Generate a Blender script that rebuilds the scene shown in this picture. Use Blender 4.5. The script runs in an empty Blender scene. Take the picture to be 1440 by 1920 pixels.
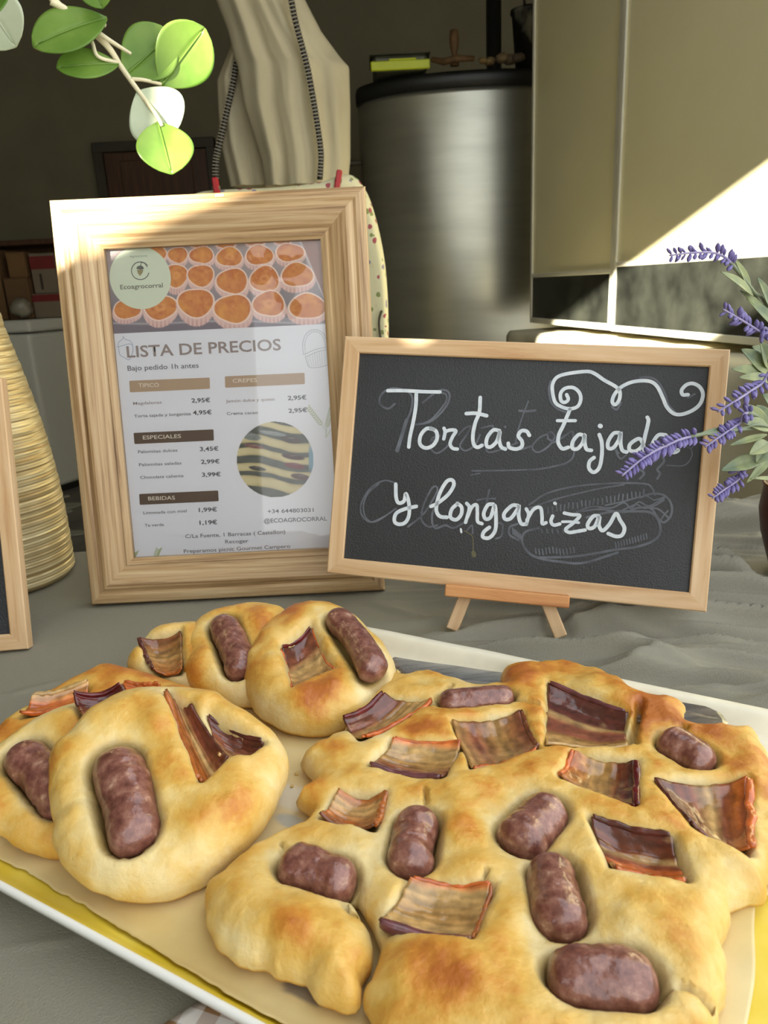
import bpy, math, random
import numpy as np
from mathutils import Vector, Matrix
from mathutils.geometry import delaunay_2d_cdt
random.seed(7)
# ------------------------------------------------------------------ camera
FPX = 1387.0                      # focal length in pixels of the 1440x1920 frame
PITCH, ROLL = math.radians(17.0), math.radians(2.85)
EYE = np.array([0.0, 0.0, 1.05])
FW = np.array([0, math.cos(PITCH), -math.sin(PITCH)])
_u = np.array([0, math.sin(PITCH), math.cos(PITCH)]); _r = np.array([1.0, 0, 0])
RT = math.cos(ROLL)*_r - math.sin(ROLL)*_u
UP = math.cos(ROLL)*_u + math.sin(ROLL)*_r
scene = bpy.context.scene
cam_d = bpy.data.cameras.new('camera'); cam = bpy.data.objects.new('camera', cam_d)
scene.collection.objects.link(cam)
cam_d.sensor_fit = 'VERTICAL'; cam_d.sensor_height = 36; cam_d.lens = FPX/1920*36
cam_d.clip_start = 0.02
m = Matrix(((RT[0], UP[0], -FW[0], EYE[0]), (RT[1], UP[1], -FW[1], EYE[1]), (RT[2], UP[2], -FW[2], EYE[2]), (0, 0, 0, 1)))
cam.matrix_world = m
cam_d.dof.use_dof = True; cam_d.dof.focus_distance = 0.58; cam_d.dof.aperture_fstop = 18.0
scene.camera = cam
# ------------------------------------------------------------------ world, sun, exposure
world = bpy.data.worlds.new('world'); scene.world = world; world.use_nodes = True
wn = world.node_tree.nodes; wl = world.node_tree.links
bg = wn['Background']; bg.inputs['Strength'].default_value = 2.5
tc = wn.new('ShaderNodeTexCoord'); sep = wn.new('ShaderNodeSeparateXYZ'); rmp = wn.new('ShaderNodeValToRGB')
wl.new(tc.outputs['Generated'], sep.inputs[0]); wl.new(sep.outputs['Z'], rmp.inputs[0]); wl.new(rmp.outputs[0], bg.inputs['Color'])
rmp.color_ramp.elements[0].position = 0.0; rmp.color_ramp.elements[0].color = (0.95, 0.95, 0.90, 1)
rmp.color_ramp.elements[1].position = 0.7; rmp.color_ramp.elements[1].color = (0.80, 0.86, 0.92, 1)
SUN = np.array([-0.60, -1.0, 0.35]); SUN = SUN/np.linalg.norm(SUN)      # towards the sun
sl = bpy.data.lights.new('sun', 'SUN'); sl.energy = 42.0; sl.angle = math.radians(0.6); sl.color = (1.0, 0.93, 0.78)
so = bpy.data.objects.new('sun', sl); scene.collection.objects.link(so)
so.rotation_euler = Vector(SUN).to_track_quat('Z', 'Y').to_euler(); so.location = (-3, -4, 3)
vs = scene.view_settings
scene.display_settings.display_device = 'sRGB'
vs.view_transform = 'Standard'; vs.look = 'None'; vs.gamma = 1.0; vs.use_curve_mapping = False
vs.exposure = 0.0
# ------------------------------------------------------------------ helpers
TABLE = 0.75
def N(v): v = np.array(v, float); return v/np.linalg.norm(v)
def depth(P): return float((np.array(P)-EYE)@FW)
def ray(x, y): return FW + RT*(x-720)/FPX - UP*(y-960)/FPX
def onz(x, y, z): d = ray(x, y); return EYE + d*(z-EYE[2])/d[2]
def at(x, y, Y): d = ray(x, y); return EYE + d*(Y/d[1])
def onplane(x, y, P0, n): d = ray(x, y); return EYE + d*(np.dot(P0-EYE, n)/np.dot(d, n))
def catmull(pts, closed=False, step=None, n=8):
    P = np.array(pts, float); m_ = len(P); out = []
    rng = range(m_ if closed else m_-1)
    for i in rng:
        p1, p2 = P[i], P[(i+1) % m_]
        p0 = P[(i-1) % m_] if closed or i > 0 else 2*p1-p2
        p3 = P[(i+2) % m_] if closed or i < m_-2 else 2*p2-p1
        k = n if step is None else max(1, int(np.linalg.norm(p2-p1)/step))
        for j in range(k):
            t = j/k
            out.append(0.5*((2*p1)+(-p0+p2)*t+(2*p0-5*p1+4*p2-p3)*t*t+(-p0+3*p1-3*p2+p3)*t**3))
    if not closed: out.append(P[-1])
    return np.array(out)
# vectorised value noise
_rng = np.random.RandomState(3); _PT = _rng.permutation(256); _PT = np.concatenate([_PT]*4); _VT = _rng.rand(256)*2-1
def vnoise(p):
    p = np.asarray(p, float); i = np.floor(p).astype(int); f = p-i; f = f*f*(3-2*f); i &= 255
    r = 0
    for dx in (0, 1):
        for dy in (0, 1):
            for dz in (0, 1):
                h = _VT[_PT[_PT[_PT[(i[..., 0]+dx) & 255]+((i[..., 1]+dy) & 255)]+((i[..., 2]+dz) & 255)]]
                w = (f[..., 0] if dx else 1-f[..., 0])*(f[..., 1] if dy else 1-f[..., 1])*(f[..., 2] if dz else 1-f[..., 2])
                r = r + h*w
    return r
def fbm(p, o=4):
    p = np.asarray(p, float); s = 0; a = 1.0; t = 0
    for k in range(o): s = s+a*vnoise(p*(2**k)+17.3*k); t += a; a *= .5
    return s/t
def n2(x, y, f=1.0, o=3, seed=0.0):
    x = np.asarray(x, float); y = np.asarray(y, float)
    return fbm(np.stack([x*f, y*f, np.full_like(x*f, seed*3.7+.5)], -1), o)
def sstep(a, b, x): t = np.clip((x-a)/(b-a), 0, 1); return t*t*(3-2*t)
def srgb(r, g, b):
    f = lambda c: (c/255)/12.92 if c <= 10 else ((c/255+.055)/1.055)**2.4
    return (f(r), f(g), f(b))
# ------------------------------------------------------------------ scene graph
def tag(o, label=None, cat=None, group=None, kind=None):
    if label: o['label'] = label
    if cat: o['category'] = cat
    if group: o['group'] = group
    if kind: o['kind'] = kind
    return o
def empty(name, loc, label=None, cat=None, group=None):
    o = bpy.data.objects.new(name, None); scene.collection.objects.link(o); o.location = Vector(loc); o.empty_display_size = .02
    return tag(o, label, cat, group)
def link(name, me, mat_, parent=None):
    o = bpy.data.objects.new(name, me); scene.collection.objects.link(o)
    if mat_ is not None and len(me.materials) == 0: me.materials.append(mat_)
    if parent is not None:
        o.parent = parent
        o.matrix_parent_inverse = world_of(parent).inverted()
    return o
def world_of(o):
    mm = Matrix.Translation(o.location) @ o.rotation_euler.to_matrix().to_4x4()
    if o.parent: return world_of(o.parent) @ o.matrix_parent_inverse @ mm
    return mm
def mesh(name, V, F, smooth=True, uv=None, col=None, attrs=None):
    me = bpy.data.meshes.new(name); me.from_pydata([tuple(map(float, v)) for v in V], [], [tuple(map(int, f)) for f in F]); me.update()
    if smooth: me.polygons.foreach_set('use_smooth', [True]*len(me.polygons))
    if uv is not None:
        l = me.uv_layers.new(name='UVMap'); vi = np.zeros(len(me.loops), int); me.loops.foreach_get('vertex_index', vi)
        l.data.foreach_set('uv', np.asarray(uv, float)[vi].ravel())
    if col is not None:
        a = me.color_attributes.new('col', 'FLOAT_COLOR', 'POINT'); c = np.ones((len(V), 4)); c[:, :3] = col; a.data.foreach_set('color', c.ravel())
    for k, v in (attrs or {}).items():
        a = me.attributes.new(k, 'FLOAT', 'POINT'); a.data.foreach_set('value', np.asarray(v, float))
    return me
class MB:
    """collects shapes for one mesh object"""
    def __init__(s): s.V = []; s.F = []; s.UV = []
    def add(s, V, F, UV=None):
        b = len(s.V); s.V += [tuple(v) for v in V]; s.F += [tuple(i+b for i in f) for f in F]
        s.UV += list(UV) if UV is not None else [(v[0]*1.0, v[2]*1.0+v[1]) for v in V]
    def box(s, o, ax, ay, az, bev=0.0):
        """box from corner o along vectors ax, ay, az, chamfered by bev"""
        o, ax, ay, az = [np.array(q, float) for q in (o, ax, ay, az)]
        c = o+(ax+ay+az)/2; la, lb, lc = [np.linalg.norm(q) for q in (ax, ay, az)]
        ea, eb, ec = ax/la, ay/lb, az/lc; ha, hb, hc = la/2, lb/2, lc/2; b = min(bev, .45*min(la, lb, lc))
        if b <= 0:
            V = [c+ea*ha*i+eb*hb*j+ec*hc*k for i in (-1, 1) for j in (-1, 1) for k in (-1, 1)]
            F = [(0, 1, 3, 2), (4, 6, 7, 5), (0, 4, 5, 1), (2, 3, 7, 6), (0, 2, 6, 4), (1, 5, 7, 3)]
        else:
            V = []; idx = {}
            for i in (-1, 1):
                for j in (-1, 1):
                    for k in (-1, 1):
                        for w in range(3):
                            hh = [ha-b, hb-b, hc-b]; hh[w] += b
                            idx[i, j, k, w] = len(V); V.append(c+ea*hh[0]*i+eb*hh[1]*j+ec*hh[2]*k)
            F = []
            for q in (-1, 1):
                F.append([idx[q, -1, -1, 0], idx[q, 1, -1, 0], idx[q, 1, 1, 0], idx[q, -1, 1, 0]])
                F.append([idx[-1, q, -1, 1], idx[1, q, -1, 1], idx[1, q, 1, 1], idx[-1, q, 1, 1]])
                F.append([idx[-1, -1, q, 2], idx[1, -1, q, 2], idx[1, 1, q, 2], idx[-1, 1, q, 2]])
            for q in (-1, 1):
                for r in (-1, 1):
                    F.append([idx[q, r, -1, 0], idx[q, r, 1, 0], idx[q, r, 1, 1], idx[q, r, -1, 1]])
                    F.append([idx[q, -1, r, 0], idx[q, 1, r, 0], idx[q, 1, r, 2], idx[q, -1, r, 2]])
                    F.append([idx[-1, q, r, 1], idx[1, q, r, 1], idx[1, q, r, 2], idx[-1, q, r, 2]])
                    for t in (-1, 1): F.append([idx[q, r, t, 0], idx[q, r, t, 1], idx[q, r, t, 2]])
            V_ = np.array(V); G = []
            for f in F:
                nn = np.cross(V_[f[1]]-V_[f[0]], V_[f[2]]-V_[f[0]]); mid = V_[list(f)].mean(0)-c
                G.append(f if nn@mid > 0 else f[::-1])
            F = G
        UV = []
        L = [la, lb, lc]; E = [ea, eb, ec]; k = int(np.argmax(L)); k2 = (k+1) % 3; k3 = (k+2) % 3
        for v in V: d = np.array(v)-c; UV.append((d@E[k], d@E[k2]+.7*(d@E[k3])))
        s.add(V, F, UV); return s
    def tube(s, pts, rad, n=8, cap=True):
        pts = np.array(pts, float); m_ = len(pts); rad = np.full(m_, rad) if np.isscalar(rad) else np.array(rad)
        V = []; F = []; UV = []; prev = None; L = 0
        for i in range(m_):
            t = N(pts[min(i+1, m_-1)]-pts[max(i-1, 0)])
            if prev is None: a = np.array([0, 0, 1.]) if abs(t[2]) < .9 else np.array([1., 0, 0]); e1 = N(np.cross(t, a))
            else: e1 = N(prev-t*(prev@t))
            prev = e1; e2 = np.cross(t, e1)
            if i: L += np.linalg.norm(pts[i]-pts[i-1])
            for j in range(n):
                an = 2*math.pi*j/n; V.append(pts[i]+rad[i]*(math.cos(an)*e1+math.sin(an)*e2)); UV.append((L, j/n*.02))
        for i in range(m_-1):
            for j in range(n): F.append((i*n+j, i*n+(j+1) % n, (i+1)*n+(j+1) % n, (i+1)*n+j))
        if cap: F.append(tuple(range(n))[::-1]); F.append(tuple((m_-1)*n+j for j in range(n)))
        s.add(V, F, UV); return s
    def lathe(s, c, prof, n=48, cap=True):
        """prof: list of (radius, z) around vertical axis through c"""
        V = []; F = []; UV = []
        for (r, z) in prof:
            for j in range(n): an = 2*math.pi*j/n; V.append((c[0]+r*math.cos(an), c[1]+r*math.sin(an), c[2]+z)); UV.append((j/n, z))
        for i in range(len(prof)-1):
            for j in range(n): F.append((i*n+j, i*n+(j+1) % n, (i+1)*n+(j+1) % n, (i+1)*n+j))
        if cap: F.append(tuple(range(n))[::-1]); F.append(tuple((len(prof)-1)*n+j for j in range(n)))
        s.add(V, F, UV); return s
    def grid(s, V, nu, nv, UV=None):
        F = [(i*nv+j, (i+1)*nv+j, (i+1)*nv+j+1, i*nv+j+1) for i in range(nu-1) for j in range(nv-1)]
        s.add(V, F, UV); return s
    def build(s, name, mat_, parent=None, smooth=False):
        me = mesh(name, s.V, s.F, smooth, s.UV); return link(name, me, mat_, parent)
# ------------------------------------------------------------------ materials
def nodes(name):
    m_ = bpy.data.materials.new(name); m_.use_nodes = True; nt = m_.node_tree
    return m_, nt, nt.nodes, nt.links, nt.nodes['Principled BSDF']
def mat(name, c, rough=.6, metal=0.0, var=0.0, vscale=8.0, c2=None, bump=0.0, bscale=200.0, coat=0.0, stretch=None, coords='Object', spec=None, detail=4.0):
    m_, nt, nd, ln, b = nodes(name)
    b.inputs['Roughness'].default_value = rough; b.inputs['Metallic'].default_value = metal; b.inputs['Coat Weight'].default_value = coat
    b.inputs['Coat Roughness'].default_value = .12
    if spec is not None: b.inputs['Specular IOR Level'].default_value = spec
    b.inputs['Base Color'].default_value = (*c, 1)
    t = nd.new('ShaderNodeTexCoord'); mp = nd.new('ShaderNodeMapping'); ln.new(t.outputs[coords], mp.inputs[0])
    if stretch: mp.inputs['Scale'].default_value = stretch
    if var or c2:
        n_ = nd.new('ShaderNodeTexNoise'); n_.inputs['Scale'].default_value = vscale; n_.inputs['Detail'].default_value = detail; ln.new(mp.outputs[0], n_.inputs['Vector'])
        r_ = nd.new('ShaderNodeValToRGB'); ln.new(n_.outputs['Fac'], r_.inputs[0]); ln.new(r_.outputs[0], b.inputs['Base Color'])
        e = r_.color_ramp.elements; e[0].position = .32; e[1].position = .68
        if c2 is None: c2 = tuple(min(1, q*(1+var)) for q in c); c = tuple(q*(1-var) for q in c)
        e[0].color = (*c, 1); e[1].color = (*c2, 1)
    if bump:
        n3 = nd.new('ShaderNodeTexNoise'); n3.inputs['Scale'].default_value = bscale; n3.inputs['Detail'].default_value = 3; ln.new(mp.outputs[0], n3.inputs['Vector'])
        bp = nd.new('ShaderNodeBump'); bp.inputs['Strength'].default_value = bump; bp.inputs['Distance'].default_value = .002
        ln.new(n3.outputs['Fac'], bp.inputs['Height']); ln.new(bp.outputs[0], b.inputs['Normal'])
    return m_
def wood(name, cs, rough=.5, su=6.0, sv=160.0, knots=False):
    """grain runs along UV u (metres)"""
    m_, nt, nd, ln, b = nodes(name)
    t = nd.new('ShaderNodeTexCoord'); mp = nd.new('ShaderNodeMapping'); ln.new(t.outputs['UV'], mp.inputs[0]); mp.inputs['Scale'].default_value = (su, sv, 1)
    oi = nd.new('ShaderNodeObjectInfo'); cb = nd.new('ShaderNodeVectorMath'); cb.operation = 'MULTIPLY_ADD'
    ln.new(oi.outputs['Random'], cb.inputs[0]); cb.inputs[1].default_value = (31, 57, 13); ln.new(mp.outputs[0], cb.inputs[2])
    n1 = nd.new('ShaderNodeTexNoise'); n1.inputs['Scale'].default_value = 1.0; n1.inputs['Detail'].default_value = 5; n1.inputs['Roughness'].default_value = .62; n1.inputs['Distortion'].default_value = .35
    ln.new(cb.outputs[0], n1.inputs['Vector'])
    r_ = nd.new('ShaderNodeValToRGB'); ln.new(n1.outputs['Fac'], r_.inputs[0])
    e = r_.color_ramp.elements; e[0].position = .30; e[0].color = (*cs[0], 1); e[1].position = .72; e[1].color = (*cs[-1], 1)
    if len(cs) > 2: q = e.new(.48); q.color = (*cs[1], 1)
    ln.new(r_.outputs[0], b.inputs['Base Color']); b.inputs['Roughness'].default_value = rough
    bp = nd.new('ShaderNodeBump'); bp.inputs['Strength'].default_value = .25; bp.inputs['Distance'].default_value = .0006
    ln.new(n1.outputs['Fac'], bp.inputs['Height']); ln.new(bp.outputs[0], b.inputs['Normal'])
    return m_
def vcol_mat(name, rough=.6, coat=0.0, noise=0.0, nscale=300.0, bump=0.0, sss=0.0, spec=None):
    m_, nt, nd, ln, b = nodes(name)
    a = nd.new('ShaderNodeAttribute'); a.attribute_name = 'col'; b.inputs['Roughness'].default_value = rough; b.inputs['Coat Weight'].default_value = coat; b.inputs['Coat Roughness'].default_value = .1
    if spec is not None: b.inputs['Specular IOR Level'].default_value = spec
    t = nd.new('ShaderNodeTexCoord'); n_ = nd.new('ShaderNodeTexNoise'); n_.inputs['Scale'].default_value = nscale; n_.inputs['Detail'].default_value = 4; ln.new(t.outputs['Object'], n_.inputs['Vector'])
    if noise:
        mr = nd.new('ShaderNodeMapRange'); mr.inputs['From Min'].default_value = .3; mr.inputs['From Max'].default_value = .7; mr.inputs['To Min'].default_value = 1-noise; mr.inputs['To Max'].default_value = 1+noise
        ln.new(n_.outputs['Fac'], mr.inputs['Value']); vm = nd.new('ShaderNodeVectorMath'); vm.operation = 'SCALE'
        ln.new(a.outputs['Color'], vm.inputs[0]); ln.new(mr.outputs[0], vm.inputs['Scale']); ln.new(vm.outputs[0], b.inputs['Base Color'])
    else: ln.new(a.outputs['Color'], b.inputs['Base Color'])
    if bump:
        bp = nd.new('ShaderNodeBump'); bp.inputs['Strength'].default_value = bump; bp.inputs['Distance'].default_value = .001
        ln.new(n_.outputs['Fac'], bp.inputs['Height']); ln.new(bp.outputs[0], b.inputs['Normal'])
    if sss: b.inputs['Subsurface Weight'].default_value = sss; b.inputs['Subsurface Radius'].default_value = (.006, .003, .0015); b.inputs['Subsurface Scale'].default_value = 1.0
    return m_
def glass_mat(name, ior=1.45):
    m_ = bpy.data.materials.new(name); m_.use_nodes = True; nt = m_.node_tree; nt.nodes.clear()
    o = nt.nodes.new('ShaderNodeOutputMaterial'); mx = nt.nodes.new('ShaderNodeMixShader'); tr = nt.nodes.new('ShaderNodeBsdfTransparent'); gl = nt.nodes.new('ShaderNodeBsdfGlossy')
    gl.inputs['Roughness'].default_value = .02; fr = nt.nodes.new('ShaderNodeFresnel'); fr.inputs['IOR'].default_value = ior
    nt.links.new(fr.outputs[0], mx.inputs[0]); nt.links.new(tr.outputs[0], mx.inputs[1]); nt.links.new(gl.outputs[0], mx.inputs[2]); nt.links.new(mx.outputs[0], o.inputs[0])
    return m_
def leaf_mat(name, c1, c2, trans=.35, rough=.4, scale=40):
    m_, nt, nd, ln, b = nodes(name)
    t = nd.new('ShaderNodeTexCoord'); n_ = nd.new('ShaderNodeTexNoise'); n_.inputs['Scale'].default_value = scale; n_.inputs['Detail'].default_value = 5; ln.new(t.outputs['Object'], n_.inputs['Vector'])
    r_ = nd.new('ShaderNodeValToRGB'); ln.new(n_.outputs['Fac'], r_.inputs[0]); e = r_.color_ramp.elements; e[0].position = .35; e[1].position = .65; e[0].color = (*c1, 1); e[1].color = (*c2, 1)
    ln.new(r_.outputs[0], b.inputs['Base Color']); b.inputs['Roughness'].default_value = rough
    tl = nd.new('ShaderNodeBsdfTranslucent'); ln.new(r_.outputs[0], tl.inputs['Color']); mx = nd.new('ShaderNodeMixShader'); mx.inputs[0].default_value = trans
    out = nd['Material Output']; ln.new(b.outputs[0], mx.inputs[1]); ln.new(tl.outputs[0], mx.inputs[2]); ln.new(mx.outputs[0], out.inputs[0])
    return m_
# ================================================================== SETTING
M = {}
M['plaster'] = mat('plaster', srgb(112, 106, 84), .9, var=.08, vscale=3, bump=.2, bscale=60)
M['ceil'] = mat('ceiling_paint', srgb(120, 112, 92), .9, var=.05, vscale=3)
M['pale_wall'] = mat('pale_render', srgb(196, 190, 170), .9, var=.06, vscale=4, bump=.3, bscale=80)
M['concrete'] = mat('concrete', srgb(92, 88, 78), .8, c2=srgb(118, 112, 100), vscale=5, bump=.3, bscale=60)
M['dark_wood'] = mat('dark_door', srgb(74, 46, 24), .5, var=.25, vscale=6, stretch=(8, 8, .6))
M['dark_frame'] = mat('door_frame_dark', srgb(56, 50, 38), .6, var=.15, vscale=10)
def struct(name, mb, m_, parent=None): o = mb.build(name, m_, parent); o['kind'] = 'structure'; return o
X0, X1, Y0, Y1, YF, HC = -3.4, 2.4, 1.80, 5.3, -1.5, 2.9
struct('floor', MB().box((X0-.15, YF-.1, -.1), (X1-X0+.3, 0, 0), (0, Y1-YF+.2, 0), (0, 0, .1)), M['concrete'])
struct('ceiling', MB().box((X0-.15, Y0, HC), (X1-X0+.3, 0, 0), (0, Y1-Y0+.15, 0), (0, 0, .12)), M['ceil'])
struct('wall_back', MB().box((X0-.15, Y1, 0), (X1-X0+.3, 0, 0), (0, .15, 0), (0, 0, HC)), M['plaster'])
struct('wall_left', MB().box((X0-.15, YF, 0), (.15, 0, 0), (0, Y1-YF, 0), (0, 0, 3.95)), M['plaster'])  # room wall; its forward stretch and extra height are added to block sun
struct('wall_right', MB().box((X1, Y0, 0), (.15, 0, 0), (0, Y1-Y0, 0), (0, 0, HC)), M['plaster'])
# unseen sun blockers added behind the camera: wall with cut top, slot, panel above
def extr(poly, y0, y1):
    n = len(poly); V = [(x, y0, z) for x, z in poly]+[(x, y1, z) for x, z in poly]
    F = [tuple(range(n)), tuple(range(2*n-1, n-1, -1))]+[(i, i+n, (i+1) % n+n, (i+1) % n) for i in range(n)]
    b = MB(); b.add(V, F); return b
SUN_MASK = [(X0, 0), (-.45, 0), (-.45, 2.20), (-1.05, 2.135), (-1.235, 2.11), (-1.258, 2.05), (-1.260, 1.77), (-1.315, 1.77), (-1.318, 1.96), (-1.44, 1.952), (-1.504, 1.928), (-1.579, 1.904), (-1.65, 1.876), (-1.72, 1.84), (-1.90, 1.82), (-2.05, 1.82), (-2.05, 3.95), (X0, 3.95)]  # top edge and notch cut so sun reaches only chosen spots
struct('light_blocker_2', MB().box((X0-.15, YF-.1, 3.0), (X0*-1+.30, 0, 0), (0, Y0-YF+.1, 0), (0, 0, .04)), M['pale_wall'])  # unseen canopy added to cut overhead sky, light stays open on the right
struct('sun_block_wall', extr(SUN_MASK, YF-.06, YF), M['pale_wall'])
struct('light_blocker_1', extr([(-2.05, 2.480), (-.45, 2.452), (-.45, 3.95), (-2.05, 3.95)], YF-.04, YF), M['pale_wall'])  # added panel that closes the sun slot from above
# door in the back wall
def wallpt(x, y): return at(x, y, Y1)
a = wallpt(176, 268); b_ = wallpt(404, 262)
d = empty('door_1', ((a[0]+b_[0])/2, Y1-.01, 0)); d['kind'] = 'structure'
zt = (a[2]+b_[2])/2; xa, xb = a[0], b_[0]
MB().box((xa+.06, Y1-.035, 0), (xb-xa-.12, 0, 0), (0, .03, 0), (0, 0, zt-.06), .004).build('door_leaf', M['dark_wood'], d)
fr = MB(); fr.box((xa, Y1-.06, 0), (.06, 0, 0), (0, .059, 0), (0, 0, zt), .004).box((xb-.06, Y1-.06, 0), (.06, 0, 0), (0, .059, 0), (0, 0, zt), .004).box((xa, Y1-.062, zt-.06), (xb-xa, 0, 0), (0, .061, 0), (0, 0, .06), .004)
fr.build('door_frame', M['dark_frame'], d)
for zz in (.25, 1.15): MB().box((xa+.16, Y1-.044, zz), (xb-xa-.32, 0, 0), (0, .009, 0), (0, 0, .75), .004).build('door_panel', M['dark_wood'], d)

# ================================================================== WARDROBE WALL (right)
CD = N((-.1769, .9842, 0)); CN = np.array([.9842, .1769, 0]); COFF = 1.25        # along the doors (away), into the cabinet
def cab(x, y, off=COFF): r = ray(x, y); return EYE+r*(off/(r@CN))
def sdist(P): return float(P@CD)
S_far = sdist(cab(996, 300)); S_mid = sdist(cab(1152, 500)); S_near = .95
base = CN*COFF
M['beige_gloss'] = mat('beige_lacquer', srgb(240, 230, 184), .28, var=.04, vscale=2, bump=.15, bscale=5, coat=.3)
M['white_trim'] = mat('white_trim', srgb(214, 210, 190), .45, var=.05, vscale=12)
M['smoked'] = mat('dusty_black_glass', srgb(24, 25, 22), .25, c2=srgb(52, 54, 47), vscale=9, coat=.2)
M['carcass'] = mat('carcass_beige', srgb(190, 182, 152), .5, var=.04)
ZB, ZT = .866, 2.55
def cbox(mb, s0, s1, z0, z1, o0, o1, bev=.0): return mb.box(CN*(COFF+o0)+CD*s0+np.array([0, 0, z0]), CD*(s1-s0), CN*(o1-o0), (0, 0, z1-z0), bev)
wd = empty('wardrobe', tuple(CN*(COFF+.25)+CD*((S_far+S_near)/2)+np.array([0, 0, ZB])), 'tall beige glossy wardrobe with white trims and smoked black lower strips, beside the water tank', 'wardrobe')
cbox(MB(), S_near, S_far, ZB, ZT, .024, .5, .003).build('carcass', M['carcass'], wd)
def wdoor(s0, s1, zs0, zs1, off, strip):
    dr = cbox(MB(), s0, s1, ZB, ZT-.01, off+.008, off+.022, .001).build('door', M['beige_gloss'], wd)
    t = .022
    f = MB(); cbox(f, s0, s0+t, ZB, ZT-.01, off, off+.0079, .002); cbox(f, s1-t*.8, s1, ZB, ZT-.01, off, off+.0079, .002)
    cbox(f, s0+t, s1-t*.8, zs1, zs1+.016, off, off+.0079, .002); cbox(f, s0+t, s1-t*.8, ZB, zs0, off, off+.0079, .002); f.build('door_trim', M['white_trim'], dr)
    g = cbox(MB(), s0+t, s1-t*.8, zs0, zs1, off+.004, off+.0078).build('smoked_strip', M['smoked'], dr); tag(g, 'dusty black glass strip')
wdoor(S_mid+.012, S_far, ZB+.022, 1.052, 0.0, 1)
wdoor(S_near, S_mid-.014, ZB+.020, 1.072, -.012, 1)
cbox(MB(), S_mid-.012, S_mid+.010, ZB, ZT-.01, .002, .02, .002).build('door_post', M['white_trim'], wd)
# counter with a pale cloth under the wardrobe
M['pale_cloth'] = mat('pale_cover_cloth', srgb(200, 194, 168), .85, var=.06, vscale=6, bump=.3, bscale=30)
nu, nv = 90, 26; V = []; UV = []
for i in range(nu):
    s_ = S_near-.1+(S_far+.0-S_near+.1)*i/(nu-1)
    for j in range(nv):
        v = j/(nv-1)
        if v < .3: o_ = .42-.50*v/.3; z_ = .835
        elif v < .42: t = (v-.3)/.12*math.pi/2; o_ = -.08-.03*math.sin(t); z_ = .835-.03*(1-math.cos(t))
        else: z_ = .805-.80*(v-.42)/.58; o_ = -.11
        w = .006*math.sin(s_*23+2*v)+.010*float(n2(s_, z_, 5, 2, 4))
        P = CN*(COFF+o_-(w if v > .35 else 0))+CD*s_+np.array([0, 0, z_+(w*.4 if v <= .35 else 0)]); V.append(P); UV.append((s_, v))
cc = MB(); cc.grid(V, nu, nv, UV); co = cc.build('covered_counter', M['pale_cloth'], None, True)
tag(co, 'low counter under a pale beige cloth, below the wardrobe', 'counter')
sm = co.modifiers.new('thickness', 'SOLIDIFY'); sm.thickness = .006; sm.offset = 1

# ================================================================== HOT WATER TANK
YTK = 3.95
tl = at(667, 200, YTK); cxp = at(885, 200, YTK); R_ = (cxp[0]-tl[0])*.985; TC = (float(cxp[0]), YTK, 0.0)
zl = float(at(667, 200, YTK)[2]); zlt = float(at(668, 171, YTK)[2])
M['steel'] = mat('brushed_steel', srgb(168, 168, 156), .32, metal=.85, var=.08, vscale=3, stretch=(1, 1, 6), bump=.05, bscale=80)
M['black_plastic'] = mat('black_plastic', srgb(22, 22, 20), .45, var=.1)
def oval(b):
    b.V = [(v[0], YTK+(v[1]-YTK)*.5, v[2]) for v in b.V]; return b
tk = empty('water_tank', (TC[0], TC[1], 0), 'large round steel water tank with black lid', 'tank')
oval(MB().lathe(TC, [(R_*.97, .04), (R_, .06), (R_, zl-.02), (R_*.995, zl)], 96)).build('tank_body', M['steel'], tk, True)
oval(MB().lathe(TC, [(R_*.97, 0), (R_*.99, .01), (R_*.99, .045), (R_*.97, .05)], 96)).build('tank_foot', M['black_plastic'], tk, True)
oval(MB().lathe(TC, [(R_*.97, zl-.002), (R_*1.012, zl), (R_*1.016, zlt-.02), (R_*1.005, zlt), (R_*.9, zlt+.006), (0.01, zlt+.012)], 96)).build('tank_lid', M['black_plastic'], tk, True)

for z_ in (1.62, 1.30): MB().tube([(TC[0]-R_*.99, YTK-.05, z_), (TC[0]-R_-.03, YTK-.05, z_), (TC[0]-R_-.055, YTK-.05, z_), (TC[0]-R_-.06, YTK-.05, z_)], [.012, .012, .018, .016], 10).build('tank_valve', M['dark_frame'], tk, True)

ztop = zlt+.0135
def ontop(x, yy): 
    r = ray(x, 100); return float((r*(yy/r[1]))[0])
# storage box on the lid
M['grey_box'] = mat('grey_box_plastic', srgb(84, 84, 66), .5, var=.1); M['lime'] = mat('lime_plastic', srgb(196, 208, 30), .45, var=.05)
yb = YTK-.27; xa, xb = ontop(694, yb), ontop(806, yb)
bx = empty('storage_box', ((xa+xb)/2, yb+.12, ztop), 'grey plastic box with lime green front, on the tank lid', 'box')
def zat(x, y, Y): return float(at(x, y, Y)[2])
zb_top = zat(760, 98, yb); hb_ = zb_top-ztop
MB().box((xa+.01, yb+.012, ztop+.001), (xb-xa-.02, 0, 0), (0, .24, 0), (0, 0, hb_*.96), .015).build('box_body', M['grey_box'], bx)
MB().box((xa, yb+.002, ztop+.002), (xb-xa, 0, 0), (0, .012, 0), (0, 0, hb_*.56), .004).build('box_front', M['lime'], bx)
MB().box((xa+.08, yb+.000, ztop+hb_*.56), (xb-xa-.14, 0, 0), (0, .013, 0), (0, 0, hb_*.13), .003).build('box_front', M['lime'], bx)
MB().box((xa-.004, yb+.004, ztop+hb_*.97), (xb-xa+.008, 0, 0), (0, .255, 0), (0, 0, hb_*.07), .006).build('box_rim', M['grey_box'], bx)
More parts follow.
